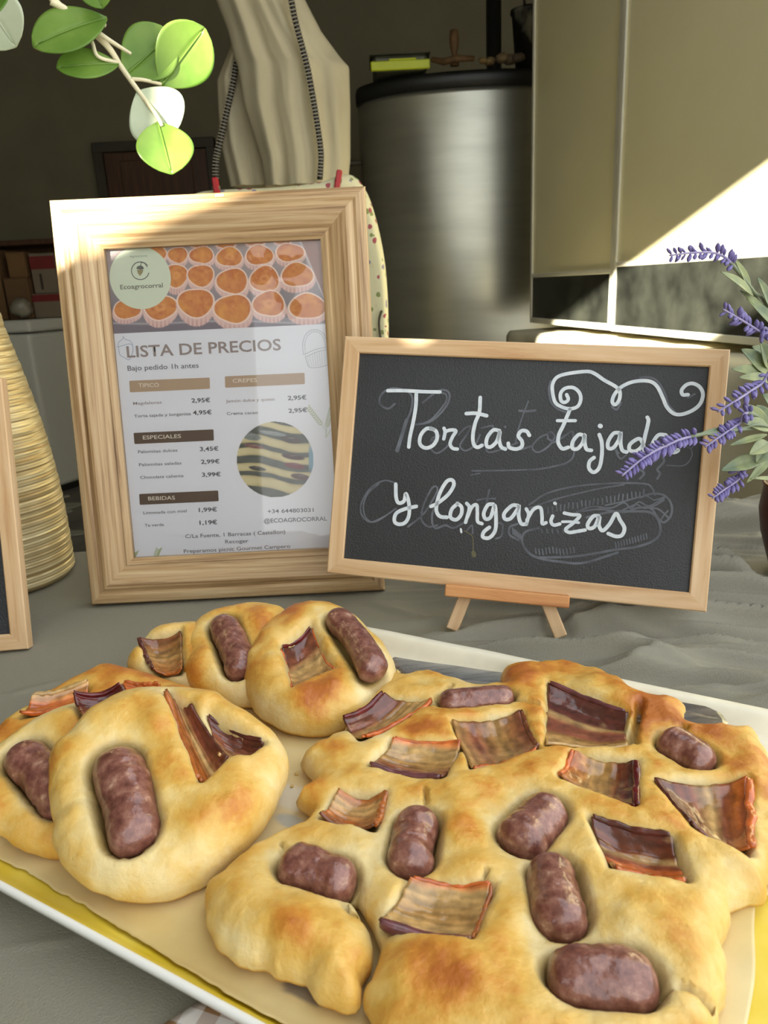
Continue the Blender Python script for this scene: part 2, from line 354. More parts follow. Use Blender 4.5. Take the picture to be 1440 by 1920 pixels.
# black stove pipe on the lid
yp = YTK+.05; xp = ontop(926, yp); b = MB(); b.lathe((xp, yp, ztop+.001), [(.060, 0), (.060, .03), (.036, .05), (.036, .9)], 24)
o = b.build('black_pipe', M['black_plastic'], None, True); tag(o, 'upright black pipe rising from the tank lid', 'pipe')
# paint bucket
yk = YTK-.05; xk = ontop(990, yk)
bk = empty('paint_bucket', (xk, yk, ztop), 'dark paint-splashed bucket standing behind the wardrobe edge', 'bucket')
M['splash'] = mat('splashed_plastic', srgb(34, 32, 28), .4, c2=srgb(120, 118, 105), vscale=14, stretch=(1, 1, .5)); M['splash'].node_tree.nodes['Color Ramp'].color_ramp.elements[0].position = .58
MB().lathe((xk, yk, ztop+.001), [(.055, 0), (.075, .25), (.082, .255), (.082, .27), (.07, .268), (.05, .02)], 32).build('bucket_body', M['splash'], bk, True)
MB().tube([(xk-.01, yk-.02, ztop+.15), (xk-.03, yk-.04, ztop+.345)], [.008, .006], 8).build('brush_handle', M['dark_frame'], bk, True)
MB().tube([(xk+.03, yk-.02, ztop+.15), (xk+.04, yk-.03, ztop+.33)], [.008, .006], 8).build('brush_handle', M['dark_frame'], bk, True)
# wooden handle tool, rubble lumps
M['tool_wood'] = mat('old_tool_wood', srgb(92, 66, 34), .7, var=.3, vscale=30)
yt = YTK-.29; xt = ontop(852, yt)
o = MB().lathe((xt, yt, ztop+.001), [(.02, 0), (.017, .02), (.012, .035), (.012, .055), (.018, .07), (.021, .10), (.018, .135), (.008, .14)], 20).build('turned_tool', M['tool_wood'], None, True)
tag(o, 'upright turned wooden handle on the tank lid beside the lime box', 'tool')
b = MB(); b.tube([(xt-.10, yt, ztop+.03), (xt-.05, yt-.01, ztop+.016), (xt+.0, yt-.05, ztop+.016), (xt+.08, yt-.04, ztop+.015)], [.010, .014, .014, .010], 10)
o = b.build('wooden_hook', M['tool_wood'], None, True); tag(o, 'curved brown wooden hook lying by the upright handle', 'tool')
for k, (px_, r0) in enumerate([(905, .020), (918, .026), (941, .030), (956, .034), (972, .028)]):
    x_ = ontop(px_, YTK-.30+.03*(k % 2)); V = []; nn = 12
    b = MB(); b.lathe((0, 0, 0), [(r0*.55, 0), (r0*1.0, r0*.35), (r0*.95, r0*.8), (r0*.5, r0*1.15)], 12)
    b.V = [tuple(np.array(v)*(1+.25*float(n2(v[0]*60+k, v[1]*60, 1, 2, v[2]*50)))+np.array([x_, YTK-.30+.03*(k % 2), ztop+.002])) for v in b.V]
    o = b.build('plaster_lump', mat('lump_%d' % k, srgb(120-8*k, 98-6*k, 58), .9, var=.2, vscale=40), None, True)
    tag(o, ['small dark brown lump left of the black pipe', 'brown lump against the foot of the black pipe', 'tan lump just right of the black pipe', 'larger tan lump right of the pipe', 'tan lump beside the paint bucket'][k], 'rubble', 'lumps on the tank lid')

# ================================================================== HANGING CANVAS BAG
YB = 2.75
def loft(rows, Y, thick, nv=40, folds=(), seed=0, back=True):
    """rows: (px_y, px_left, px_right); a draped closed shell"""
    rows = np.array(rows, float); ys = np.linspace(rows[0, 0], rows[-1, 0], 70); L = np.interp(ys, rows[:, 0], rows[:, 1]); Rr = np.interp(ys, rows[:, 0], rows[:, 2])
    V = []; UV = []; nu_ = 150
    for i, y in enumerate(ys):
        pl, pr = at(L[i], y, Y), at(Rr[i], y, Y)
        for j in range(nu_):
            u = j/(nu_-1); ang = math.pi*(1-u*1.0); 
            if j < nu_*2//3: uu = j/(nu_*2/3-1); side = -1
            else: uu = 1-(j-nu_*2/3)/(nu_/3-1); side = 1
            uu = min(max(uu, 0), 1)
            P = pl*(1-uu)+pr*uu; prof = math.sin(math.pi*uu)**.55 if 0 < uu < 1 else 0
            dep = side*thick*prof
            if side < 0:
                for (fu0, fu1, w, a) in folds:
                    fc = fu0+(fu1-fu0)*i/69; dep -= a*math.exp(-((uu-fc)/w)**2)*min(1, prof*1.5)
                dep += .007*prof*float(n2(uu*9, i*.03, 1, 3, seed))
            V.append(P+np.array([0, dep, 0])); UV.append((uu, i/70))
    b = MB(); b.grid(V, 70, nu_, UV); return b
M['canvas'] = mat('canvas', srgb(188, 178, 148), .8, var=.12, vscale=7, stretch=(1, 1, .5), bump=.4, bscale=35)
hb = empty('hanging_canvas_bag', tuple(at(530, 350, YB)), 'beige canvas bag with black zips hanging in the background', 'bag')
main_rows = [(-60, 396, 560), (0, 405, 572), (60, 428, 603), (110, 440, 640), (126, 446, 655), (200, 458, 657), (300, 490, 657), (350, 497, 652)]
back_rows = [(60, 438, 520), (90, 432, 540), (150, 407, 560), (200, 409, 560), (270, 414, 560), (350, 432, 560)]
lb = loft(main_rows, YB, .07, folds=[(.25, .12, .07, .018), (.50, .42, .10, .012), (.62, .66, .07, .016), (.75, .92, .07, .014), (.36, .25, .08, -.010), (.86, .75, .08, -.010)], seed=1).build('canvas_front', M['canvas'], hb, True)
loft(back_rows, YB+.12, .05, folds=[(.1, .2, .07, .02)], seed=2).build('canvas_back', M['canvas'], hb, True)
M['zip'] = mat('black_zip', srgb(30, 26, 22), .5, var=.2); M['tooth'] = mat('zip_tooth', srgb(140, 132, 110), .4)
def zipper(pts, Y, off):
    c = catmull([at(x, y, Y)+np.array([0, off, 0]) for x, y in pts], step=.005)
    b = MB(); b.tube(c, .010, 6); z = b.build('zip', M['zip'], hb, True)
    t = MB()
    for k in range(0, len(c)-1, 2):
        dd = N(c[k+1]-c[k]); sd = N(np.cross(dd, (0, 1, 0))); t.box(c[k]-sd*.011+np.array([0, -.012, 0])-dd*.0016, sd*.022, dd*.0032, (0, .004, 0))
    o = t.build('zip_teeth', M['tooth'], z); o['kind'] = 'stuff'
zipper([(546, -40), (549, 0), (560, 60), (573, 110), (583, 150), (592, 200), (600, 250), (606, 300), (604, 345)], YB, -.112)
zipper([(450, 128), (443, 170), (432, 220), (421, 270), (413, 310), (413, 345)], YB+.12, -.068)
# line carrying the bag
o = MB().tube([(X0, YB, HC-.02), (X1, YB, HC-.02)], .006, 8).build('hanging_rail', M['dark_frame'], None); tag(o, 'thin dark rail above that the canvas bag hangs from', 'rail')
o = MB().tube([tuple(at(484, -62, YB)), tuple(at(484, -62, YB)*np.array([1, 1, 0])+np.array([0, 0, HC-.02]))], .008, 8).build('hanging_strap', M['zip'], hb)

# ================================================================== FLORAL COVER
YC = 2.35
nm, nt, nd, ln, bs = nodes('floral_fabric'); t = nd.new('ShaderNodeTexCoord'); vo = nd.new('ShaderNodeTexVoronoi'); vo.inputs['Scale'].default_value = 42; ln.new(t.outputs['Object'], vo.inputs['Vector'])
nz = nd.new('ShaderNodeTexNoise'); nz.inputs['Scale'].default_value = 90; ln.new(t.outputs['Object'], nz.inputs['Vector'])
ad = nd.new('ShaderNodeMath'); ad.operation = 'MULTIPLY_ADD'; ln.new(nz.outputs['Fac'], ad.inputs[0]); ad.inputs[1].default_value = .35; ln.new(vo.outputs['Distance'], ad.inputs[2])
rp = nd.new('ShaderNodeValToRGB'); ln.new(ad.outputs[0], rp.inputs[0]); rp.color_ramp.interpolation = 'CONSTANT'; e = rp.color_ramp.elements; e[0].color = (1, 1, 1, 1); e[1].position = .50; e[1].color = (0, 0, 0, 1)
r2 = nd.new('ShaderNodeValToRGB'); ln.new(vo.outputs['Color'], r2.inputs[0]); r2.color_ramp.interpolation = 'CONSTANT'; e = r2.color_ramp.elements; e[0].color = (*srgb(176, 90, 96), 1); e[1].position = .38; e[1].color = (*srgb(140, 150, 90), 1); q = e.new(.6); q.color = (*srgb(150, 140, 160), 1); q = e.new(.75); q.color = (*srgb(222, 214, 170), 1)
mx = nd.new('ShaderNodeMixRGB'); ln.new(rp.outputs[0], mx.inputs[0]); mx.inputs[1].default_value = (*srgb(226, 220, 180), 1); ln.new(r2.outputs[0], mx.inputs[2]); ln.new(mx.outputs[0], bs.inputs['Base Color']); bs.inputs['Roughness'].default_value = .85
M['floral'] = nm
top = catmull([(345, 372), (372, 357), (430, 352), (520, 348), (600, 338), (640, 324), (668, 330), (690, 362), (706, 410), (719, 470), (726, 530), (729, 600), (730, 700)], n=6)
V = []; UV = []; nvv = 40; nr = len(top)
rng_ = np.linspace(0, 1, nvv)
ptop = [at(x, y, YC) for x, y in top]
# front sheet goes straight down to the floor from the outline; rounded edge, thickness .22
pl = [(p[0], p[2]) for p in ptop]; pl += [(pl[-1][0]+.01, .02)]; pl += [(pl[0][0]-.03, .02)]
cx_ = np.mean([p[0] for p in pl]); cz_ = 1.0
rings = []
for k, (inset, yy) in enumerate([(.10, 0), (.05, -.012), (.02, -.004), (.004, .015), (0, .05), (0, .16), (.004, .195), (.02, .21)]):
    rings.append([(x+(cx_-x)*inset/.5, YC+yy, z-(z-.02)*inset*.5) for x, z in pl])
V = [v for r in rings for v in r]; nn = len(pl); F = []
for k in range(len(rings)-1):
    for j in range(nn): F.append((k*nn+j, k*nn+(j+1) % nn, (k+1)*nn+(j+1) % nn, (k+1)*nn+j))
F.append(tuple(range(nn))[::-1]); F.append(tuple((len(rings)-1)*nn+j for j in range(nn)))
b = MB(); b.add(V, F); o = b.build('floral_cover', M['floral'], None, True); tag(o, 'pale floral fabric cover over an upright board behind the price list frame', 'fabric cover')
M['red'] = mat('red_plastic', srgb(176, 32, 40), .4)
for (x, y0, y1, dx, lab) in [(404, 332, 368, 6, 'left of the two red pegs, above the middle of the price list frame'), (634, 318, 352, -5, 'right of the two red pegs, near the top right frame corner')]:
    a, b1 = at(x-dx*.5, y0, YC-.03), at(x+dx*.5, y1, YC-.03); r_ = N(np.cross(b1-a, (0, 1, 0)))
    pg = empty('clothes_peg', tuple(b1), lab, 'peg', 'red clothes pegs on the floral cover')
    MB().box(a-r_*.008, r_*.016, (b1-a)*1.25, (0, .008, 0), .003).build('peg_jaw', M['red'], pg)
    MB().box(a-r_*.008+np.array([0, .016, 0]), r_*.016, (b1-a)*1.25, (0, .008, 0), .003).build('peg_jaw', M['red'], pg)
    mid = (a*.45+b1*.55); MB().tube([mid-r_*.010+np.array([0, .012, 0]), mid+r_*.010+np.array([0, .012, 0])], .006, 10).build('peg_spring', M['tooth'], pg)
tw = catmull([at(716, 582, YC-.014), at(711, 600, YC-.018), at(712, 622, YC-.018), at(716, 650, YC-.018), at(717, 700, YC-.014)], n=6)
o = MB().tube(tw, .004, 6).build('dry_twig', M['dark_frame'], None, True); tag(o, 'thin curved dark wire against the floral cover', 'wire')

# ================================================================== CHEST FREEZER + BOXES (left back)
M['enamel'] = mat('white_enamel', srgb(186, 186, 176), .35, var=.03, vscale=2, coat=.2)
YZ = 4.05
c_top = at(49, 607, YZ); zf = float(c_top[2]); xr = float(c_top[0])
fz = empty('chest_freezer', (xr-.45, YZ+.35, 0), 'white chest freezer with boxes on its lid, left background', 'freezer')
# body with right side tapering as seen: two visible faces
def prism(poly, z0, z1, bev=0):
    n = len(poly); V = [(x, y, z0) for x, y in poly]+[(x, y, z1) for x, y in poly]; b = MB()
    b.add(V, [tuple(range(n))[::-1], tuple(range(n, 2*n))]+[(i, (i+1) % n, (i+1) % n+n, i+n) for i in range(n)]); return b
bod = prism([(xr-1.1, YZ), (xr, YZ), (xr+.30, YZ+.60), (xr-.80, YZ+.60)], .05, zf-.05); o = bod.build('freezer_body', M['enamel'], fz); bv = o.modifiers.new('b', 'BEVEL'); bv.width = .02; bv.segments = 3
lid = prism([(xr-1.12, YZ-.02), (xr+.02, YZ-.02), (xr+.33, YZ+.62), (xr-.80, YZ+.62)], zf-.045, zf+.02); o = lid.build('freezer_lid', M['enamel'], fz); bv = o.modifiers.new('b', 'BEVEL'); bv.width = .015; bv.segments = 3
prism([(xr-1.05, YZ+.05), (xr-.05, YZ+.05), (xr+.22, YZ+.55), (xr-.80, YZ+.55)], 0, .05).build('freezer_plinth', M['black_plastic'], fz)
zl_ = zf+.021
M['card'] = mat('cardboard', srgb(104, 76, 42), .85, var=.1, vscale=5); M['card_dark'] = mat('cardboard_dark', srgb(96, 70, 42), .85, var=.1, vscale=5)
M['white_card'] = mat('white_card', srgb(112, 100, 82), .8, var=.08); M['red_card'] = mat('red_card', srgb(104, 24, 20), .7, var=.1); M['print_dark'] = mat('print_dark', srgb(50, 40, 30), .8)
def carton(name, px0, px1, py0, py1, Y, dep, rot, m_, label, band=None, zbase=None):
    a = at(px0, py1, Y); b1 = at(px1, py1, Y); t_ = at((px0+px1)/2, py0, Y); z0 = zl_ if zbase is None else zbase; h = float(t_[2])-z0; w = float(b1[0]-a[0])
    e = empty(name, (float(a[0]+w/2), Y+dep/2, z0), label, 'box')
    c, s = math.cos(rot), math.sin(rot); ax = np.array([c, s, 0]); ay = np.array([-s, c, 0]); o_ = np.array([a[0], Y, z0+.001])
    MB().box(o_, ax*w, ay*dep, (0, 0, h), .003).build('carton_body', m_, e)
    f = MB(); f.box(o_+np.array([0, 0, h]), ax*w, ay*dep*.49, (0, 0, .004)).box(o_+ay*dep*.51+np.array([0, 0, h]), ax*w, ay*dep*.49, (0, 0, .004)); f.build('carton_flap', m_, e)
    if band:
        for (u0, u1, v0, v1, mm) in band: MB().box(o_+ax*w*u0-ay*.0015+np.array([0, 0, h*v0]), ax*w*(u1-u0), ay*.001, (0, 0, h*(v1-v0))).build('printed_band', mm, e)
    return z0+h+.006
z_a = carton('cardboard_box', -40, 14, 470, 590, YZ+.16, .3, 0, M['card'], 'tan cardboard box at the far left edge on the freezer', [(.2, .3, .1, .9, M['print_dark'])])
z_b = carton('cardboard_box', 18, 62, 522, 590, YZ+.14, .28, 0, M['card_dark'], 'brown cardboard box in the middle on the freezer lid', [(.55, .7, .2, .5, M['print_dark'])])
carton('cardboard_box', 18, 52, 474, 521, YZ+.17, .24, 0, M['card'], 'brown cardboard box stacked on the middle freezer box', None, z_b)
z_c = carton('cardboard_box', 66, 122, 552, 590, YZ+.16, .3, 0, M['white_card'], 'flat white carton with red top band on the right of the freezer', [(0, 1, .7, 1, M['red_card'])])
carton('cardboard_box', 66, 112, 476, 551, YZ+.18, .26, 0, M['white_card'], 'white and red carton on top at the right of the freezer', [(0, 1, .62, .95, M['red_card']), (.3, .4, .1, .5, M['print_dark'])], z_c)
b = MB(); V = []
for i in range(14):
    for j in range(18):
        th = math.pi*i/13; ph = 2*math.pi*j/17; r0 = 1+.25*float(n2(i*.5, j*.6 if j < 17 else 0, 1, 2, 5)); V.append((-.0+at(27, 505, YZ+.08)[0]+.055*r0*math.sin(th)*math.cos(ph), YZ+.08+.05*r0*math.sin(th)*math.sin(ph), zl_+.06+.05*r0*math.cos(th)+.03))
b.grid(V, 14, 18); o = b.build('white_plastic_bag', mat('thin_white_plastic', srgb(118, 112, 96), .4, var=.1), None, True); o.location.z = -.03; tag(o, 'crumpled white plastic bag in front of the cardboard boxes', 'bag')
# shelf board over the boxes
o = MB().box((X0+.01, YZ+.6, zf+.43), (1.75, 0, 0), (0, .3, 0), (0, 0, .03), .004).build('dark_shelf', M['dark_wood'], None); tag(o, 'dark wooden shelf above the boxes, left background', 'shelf')
MB().box((X0+.01, YZ+.85, zf+.25), (1.75, 0, 0), (0, .05, 0), (0, 0, .18), .004).build('shelf_rail', M['dark_wood'], o)
# orange bag and scraps on the floor
og = at(108, 884, 3.6); b = MB(); V = []
yo = float(onz(110, 900, .0)[1])-.08; xo = float(onz(110, 900, 0)[0])
for i in range(16):
    for j in range(25):
        th = math.pi*i/15; ph = 2*math.pi*j/24; r0 = 1+.2*float(n2(i*.6, (j % 24)*.5, 1, 2, 8)); V.append((xo+.16*r0*math.sin(th)*math.cos(ph), yo+.07*r0*math.sin(th)*math.sin(ph), .05+.048*math.cos(th)))
b.grid(V, 16, 25); o = b.build('orange_sack', mat('orange_sack', srgb(150, 92, 40), .8, c2=srgb(90, 40, 25), vscale=14, bump=.5, bscale=40), None, True); tag(o, 'small orange-brown sack lying on the floor by the freezer', 'sack')
M['scrap'] = mat('pale_scrap', srgb(150, 148, 130), .9, var=.1)
for k, (x, y, w_) in enumerate([(120, 911, .07), (112, 932, .06), (122, 950, .11), (115, 960, .08), (138, 1001, .07), (100, 980, .05)]):
    c = onz(x, y, .0); n_ = 9; V = [(c[0]+w_*(.7+.3*random.random())*math.cos(2*math.pi*i/n_), c[1]+w_*.6*(.7+.3*random.random())*math.sin(2*math.pi*i/n_), .004+.004*random.random()) for i in range(n_)]
    V2 = [(v[0], v[1], .0005) for v in V]; b = MB(); b.add(V+V2, [tuple(range(n_)), tuple(range(2*n_-1, n_-1, -1))]+[(i, i+n_, (i+1) % n_+n_, (i+1) % n_) for i in range(n_)]); o = b.build('floor_scrap', M['scrap'], None)
    tag(o, ['highest pale scrap on the floor, just below the orange sack', 'pale scrap second from the orange sack', 'widest pale scrap on the floor beside the list frame', 'pale scrap just below the widest one', 'lowest pale scrap, near the table edge', 'pale scrap on the floor nearest the gold vase'][k], 'scrap', 'pale scraps on the floor')
# ================================================================== TABLE + CLOTH
M['tabletop'] = mat('table_wood', srgb(120, 96, 66), .6, var=.15, vscale=6)
bk1, bk2 = onz(130, 1035, TABLE), onz(1440, 940, TABLE)
BD = N((bk2-bk1)*np.array([1, 1, 0])); BN_ = np.array([-BD[1], BD[0], 0])     # along the far edge, away
def yback(x): return bk1[1]+(x-bk1[0])*BD[1]/BD[0]
tb = empty('table', (0.1, .45, 0), 'table under the grey-green cloth that carries the food and signs', 'table')
xl, xr_ = -1.0, 1.1
V = [(xl, -.25), (xr_, -.25), (xr_, yback(xr_)-.012), (xl, yback(xl)-.012)]
prism(V, .712, .741).build('tabletop', M['tabletop'], tb)
for (x, y) in [(xl+.08, -.15), (xr_-.08, -.15), (xr_-.08, .8), (xl+.08, .6)]: MB().box((x-.025, y-.025, 0), (.05, 0, 0), (0, .05, 0), (0, 0, .713), .004).build('leg', M['tabletop'], tb)
TD = N((onz(430, 1920, .765)-onz(0, 1680, .765))*np.array([1, 1, 0])); TN = np.array([-TD[1], TD[0], 0.0]); TO = onz(0, 1680, .765)*np.array([1, 1, 0])
TWID = float((onz(700, 1190, .768)-TO)@TN)
sL = float((onz(560, 1160, .768)-TO)@TD)-.012; sR = float((onz(1380, 1920, .76)-TO)@TD)+.085
M['cloth'] = mat('tablecloth', srgb(132, 128, 112), .78, var=.05, vscale=5, bump=.35, bscale=900)
gx = np.linspace(xl-.01, xr_+.01, 440); gv = np.concatenate([np.linspace(-.26, 0, 12)[:-1], np.linspace(0, 1.0, 420)])
V = []; nb = 22
X, T_ = np.meshgrid(gx, gv, indexing='ij')
yb_ = bk1[1]+(X-bk1[0])*BD[1]/BD[0]
Y = np.where(T_ < 0, T_, T_*yb_)
warp = .05*n2(X, Y, 4, 2, 1)+.10*X
q = (Y+warp)
rid = 1-np.abs(fbm(np.stack([X*2.2+.3*q, q*26, X*0+2.2], -1), 3))*1.9
rid2 = 1-2*np.abs(fbm(np.stack([X*3.4+1.2*q, q*44, X*0+5.2], -1), 3))
amp = 1.9*sstep(-.04, .26, X+.25*(Y-.5))*sstep(-.1, .2, Y)
sg_, tg_ = (X-TO[0])*TD[0]+(Y-TO[1])*TD[1], (X-TO[0])*TN[0]+(Y-TO[1])*TN[1]
dout = np.hypot(np.maximum(np.maximum(sL-sg_, sg_-sR), 0), np.maximum(np.maximum(-tg_, tg_-TWID), 0)); flat = sstep(.004, .045, dout)      # the cloth lies flat under the tray
for (fx, fy, fr) in [tuple(onz(1500, 1075, TABLE)[:2])+(.05,), tuple(onz(847, 1181, TABLE)[:2])+(.012,), tuple(onz(1052, 1195, TABLE)[:2])+(.012,)]: flat = flat*sstep(fr*.9, fr*1.6, np.hypot(X-fx, Y-fy))
amp = amp*flat
amp2 = (sstep(-.45, -.1, X)*.12+.06)*flat
Z = TABLE+amp*(.0150*np.clip(rid, -.3, 1)**3+.0075*np.clip(rid2, -.5, 1)**2-.004)+amp2*.004*rid-.001
# soft fold lines near the far edge and a rolled hem on the right
hem = sstep(.30, .42, X)*np.exp(-((yb_-Y-.015)/.012)**2)*.010*(1+.5*np.sin(X*60+3*np.sin(X*17)))
Z = Z+hem
# long soft creases on the left side
def crease(pa, pb, w, a):
    A, B = onz(*pa, TABLE), onz(*pb, TABLE); d_ = N((B-A)*np.array([1, 1, 0])); L_ = np.linalg.norm((B-A)[:2]); rx, ry = X-A[0], Y-A[1]
    tt = rx*d_[0]+ry*d_[1]; pp = rx*(-d_[1])+ry*d_[0]; return a*np.exp(-(pp/w)**2)*sstep(-.02, .03, tt)*sstep(-.02, .03, L_-tt)
Z = Z+crease((0, 1305), (150, 1270), .004, .0015)+crease((0, 1777), (140, 1757), .003, .0012)+crease((130, 1145), (560, 1120), .012, .001)+crease((700, 1130), (860, 1170), .006, .003)+crease((1060, 1170), (1400, 1215), .006, .005)+crease((1050, 1215), (1440, 1290), .006, .004)
V = [(X[i, j], Y[i, j], Z[i, j]) for i in range(len(gx)) for j in range(len(gv))]
nvg = len(gv); rows = []
VV = []; 
for i in range(len(gx)):
    VV += V[i*nvg:(i+1)*nvg]; x = gx[i]; yb0 = float(yb_[i, 0]); z0 = float(Z[i, -1])
    for k in range(1, nb+1):
        t = k/nb; fold = .02*math.sin(x*22+1.3*math.sin(x*9))*t
        yy = yb0+.012*min(1, k*.35)+fold*.6; zz = z0-.004*min(k, 2)-.48*t
        VV.append((x, yy, zz))
b = MB(); b.grid(VV, len(gx), nvg+nb); cl = b.build('tablecloth', M['cloth'], None, True); tag(cl, 'wrinkled grey-green cloth covering the whole table', 'tablecloth')
sm = cl.modifiers.new('t', 'SOLIDIFY'); sm.thickness = .0015; sm.offset = -1

# ================================================================== QUADS (signs)
class Quad:
    def __init__(s, P, a, b): s.P, s.a, s.b = [np.array(v, float) for v in (P, a, b)]; s.w, s.h = np.linalg.norm(s.a), np.linalg.norm(s.b); s.ea, s.eb = s.a/s.w, s.b/s.h; s.eb = N(s.eb-s.ea*(s.ea@s.eb)); s.n = N(np.cross(s.ea, s.eb))
    def pt(s, u, v, o=0): return s.P+s.ea*u+s.eb*v+s.n*o
    def uv(s, x, y, o=0): Q = onplane(x, y, s.P+s.n*o, s.n)-s.P; return Q@s.ea, Q@s.eb
    def px(s, x, y, o=0): u, v = s.uv(x, y, o); return s.pt(u, v, o)
def pose(pts, zc=None, scale=None):
    A = []
    for (u, v), (x, y) in zip([(0, 0), (1, 0), (1, 1), (0, 1)], pts):
        X_, Y_ = (x-720)/FPX, -(y-960)/FPX; A.append([u, v, 1, 0, 0, 0, -X_*u, -X_*v, -X_]); A.append([0, 0, 0, u, v, 1, -Y_*u, -Y_*v, -Y_])
    h = np.linalg.svd(np.array(A))[2][-1].reshape(3, 3)
    if h[2, 2] < 0: h = -h
    f = lambda c: RT*c[0]+UP*c[1]+FW*c[2]
    a, b_, t = f(h[:, 0]), f(h[:, 1]), f(h[:, 2]); k = (zc-EYE[2])/t[2] if scale is None else scale/np.linalg.norm(a)
    return Quad(EYE+t*k, a*k, b_*k)
def bar(q, side, prof, name, m_, parent):
    """mitred bar with profile [(inset, height)] closed loop"""
    w, h = q.w, q.h; ends = []
    for (d_, o_) in prof:
        c = {0: ((d_, d_), (w-d_, d_)), 1: ((w-d_, d_), (w-d_, h-d_)), 2: ((w-d_, h-d_), (d_, h-d_)), 3: ((d_, h-d_), (d_, d_))}[side]
        ends.append((q.pt(*c[0], o_), q.pt(*c[1], o_)))
    V = []; UV = []; acc = 0
    for k, (p0, p1) in enumerate(ends):
        if k: acc += math.hypot(prof[k][0]-prof[k-1][0], prof[k][1]-prof[k-1][1])
        L_ = np.linalg.norm(p1-p0); V += [p0, p1]; UV += [(prof[k][0], acc+side*.3), (prof[k][0]+L_, acc+side*.3)]
    n = len(prof); F = [(2*i, 2*i+1, 2*((i+1) % n)+1, 2*((i+1) % n)) for i in range(n)]+[tuple(range(0, 2*n, 2))[::-1], tuple(range(1, 2*n, 2))]
    b = MB(); b.add(V, F, UV); o = b.build(name, m_, parent); return o
# ---- price list frame
M['ash'] = wood('limed_ash', [srgb(120, 88, 52), srgb(176, 144, 102), srgb(204, 180, 140)], .42, 5, 190)
FQ = pose([(172, 1134), (722, 1106), (687, 349), (95, 376)], zc=TABLE+.0035)
pf = empty('price_list_frame', tuple(FQ.pt(FQ.w/2, 0)), 'upright wooden picture frame with the printed price list, left of the large blackboard', 'picture frame')
prof = [(0, -.016), (0, .000), (.0015, .0025), (.006, .004), (.010, .0045), (.0125, .003), (.014, .0035), (.017, .006), (.020, .0065), (.024, .0055), (.031, .0025), (.037, -.0005), (.0385, -.0010), (.0395, .0002), (.042, -.0005), (.0455, -.0025), (.0455, -.011), (.040, -.016)]
for s_ in range(4): bar(FQ, s_, prof, 'frame_bar', M['ash'], pf)
iw0, ih0, iw1, ih1 = .044, .044, FQ.w-.044, FQ.h-.044
def slab(q, u0, v0, u1, v1, o0, o1, name, m_, par): return MB().box(q.pt(u0, v0, o0), q.ea*(u1-u0), q.eb*(v1-v0), q.n*(o1-o0)).build(name, m_, par)
M['mdf'] = mat('brown_backboard', srgb(110, 78, 50), .8, var=.1)
slab(FQ, iw0, ih0, iw1, ih1, -.0150, -.0105, 'backing_board', M['mdf'], pf)
po = slab(FQ, iw0, ih0, iw1, ih1, -.0100, -.0094, 'price_list', mat('white_paper', srgb(226, 226, 232), .5), pf)
PO = -.0093
gl = slab(FQ, iw0, ih0, iw1, ih1, -.0068, -.0062, 'glass_pane', glass_mat('frame_glass'), pf)
st = MB().box(FQ.pt(FQ.w*.5-.03, FQ.h*.62, -.018), FQ.ea*.06, np.array([0, .16, 0])+(-.001-(FQ.pt(0, FQ.h*.62, -.018)[2]-TABLE))*np.array([0, 0, 1.0]), FQ.n*-.004, .001).build('back_strut', M['mdf'], pf)
# printed picture helper: a fine grid whose vertices carry the printed colour
M['print'] = vcol_mat('printed_colour', .5)
def picture(q, pxs, n, m_, fn, off, name, par, mask=None):
    """pxs: four px corners (tl, tr, br, bl)"""
    c = [np.array(q.uv(*p, off)) for p in pxs]; U, V_ = np.meshgrid(np.linspace(0, 1, n), np.linspace(0, 1, m_), indexing='ij')
    P2 = (c[0][None, None]*((1-U)*(1-V_))[..., None]+c[1]*(U*(1-V_))[..., None]+c[2]*(U*V_)[..., None]+c[3]*((1-U)*V_)[..., None])
    P = q.P+P2[..., :1]*q.ea+P2[..., 1:]*q.eb+q.n*off
    px_ = (np.array(pxs[0])*((1-U)*(1-V_))[..., None]+np.array(pxs[1])*(U*(1-V_))[..., None]+np.array(pxs[2])*(U*V_)[..., None]+np.array(pxs[3])*((1-U)*V_)[..., None])
    col = fn(px_[..., 0], px_[..., 1]); idx = np.arange(n*m_).reshape(n, m_)
    F = np.stack([idx[:-1, :-1], idx[:-1, 1:], idx[1:, 1:], idx[1:, :-1]], -1).reshape(-1, 4)
    if mask is not None:
        mk = mask(px_[..., 0], px_[..., 1]).ravel(); F = F[mk[F].all(1)]
    me = mesh(name, P.reshape(-1, 3), F, False, None, col.reshape(-1, 3)); return link(name, me, M['print'], par)
S = lambda *c: np.array(srgb(*c))
def lerpc(a, b, t): return a*(1-t[..., None])+b*t[..., None]
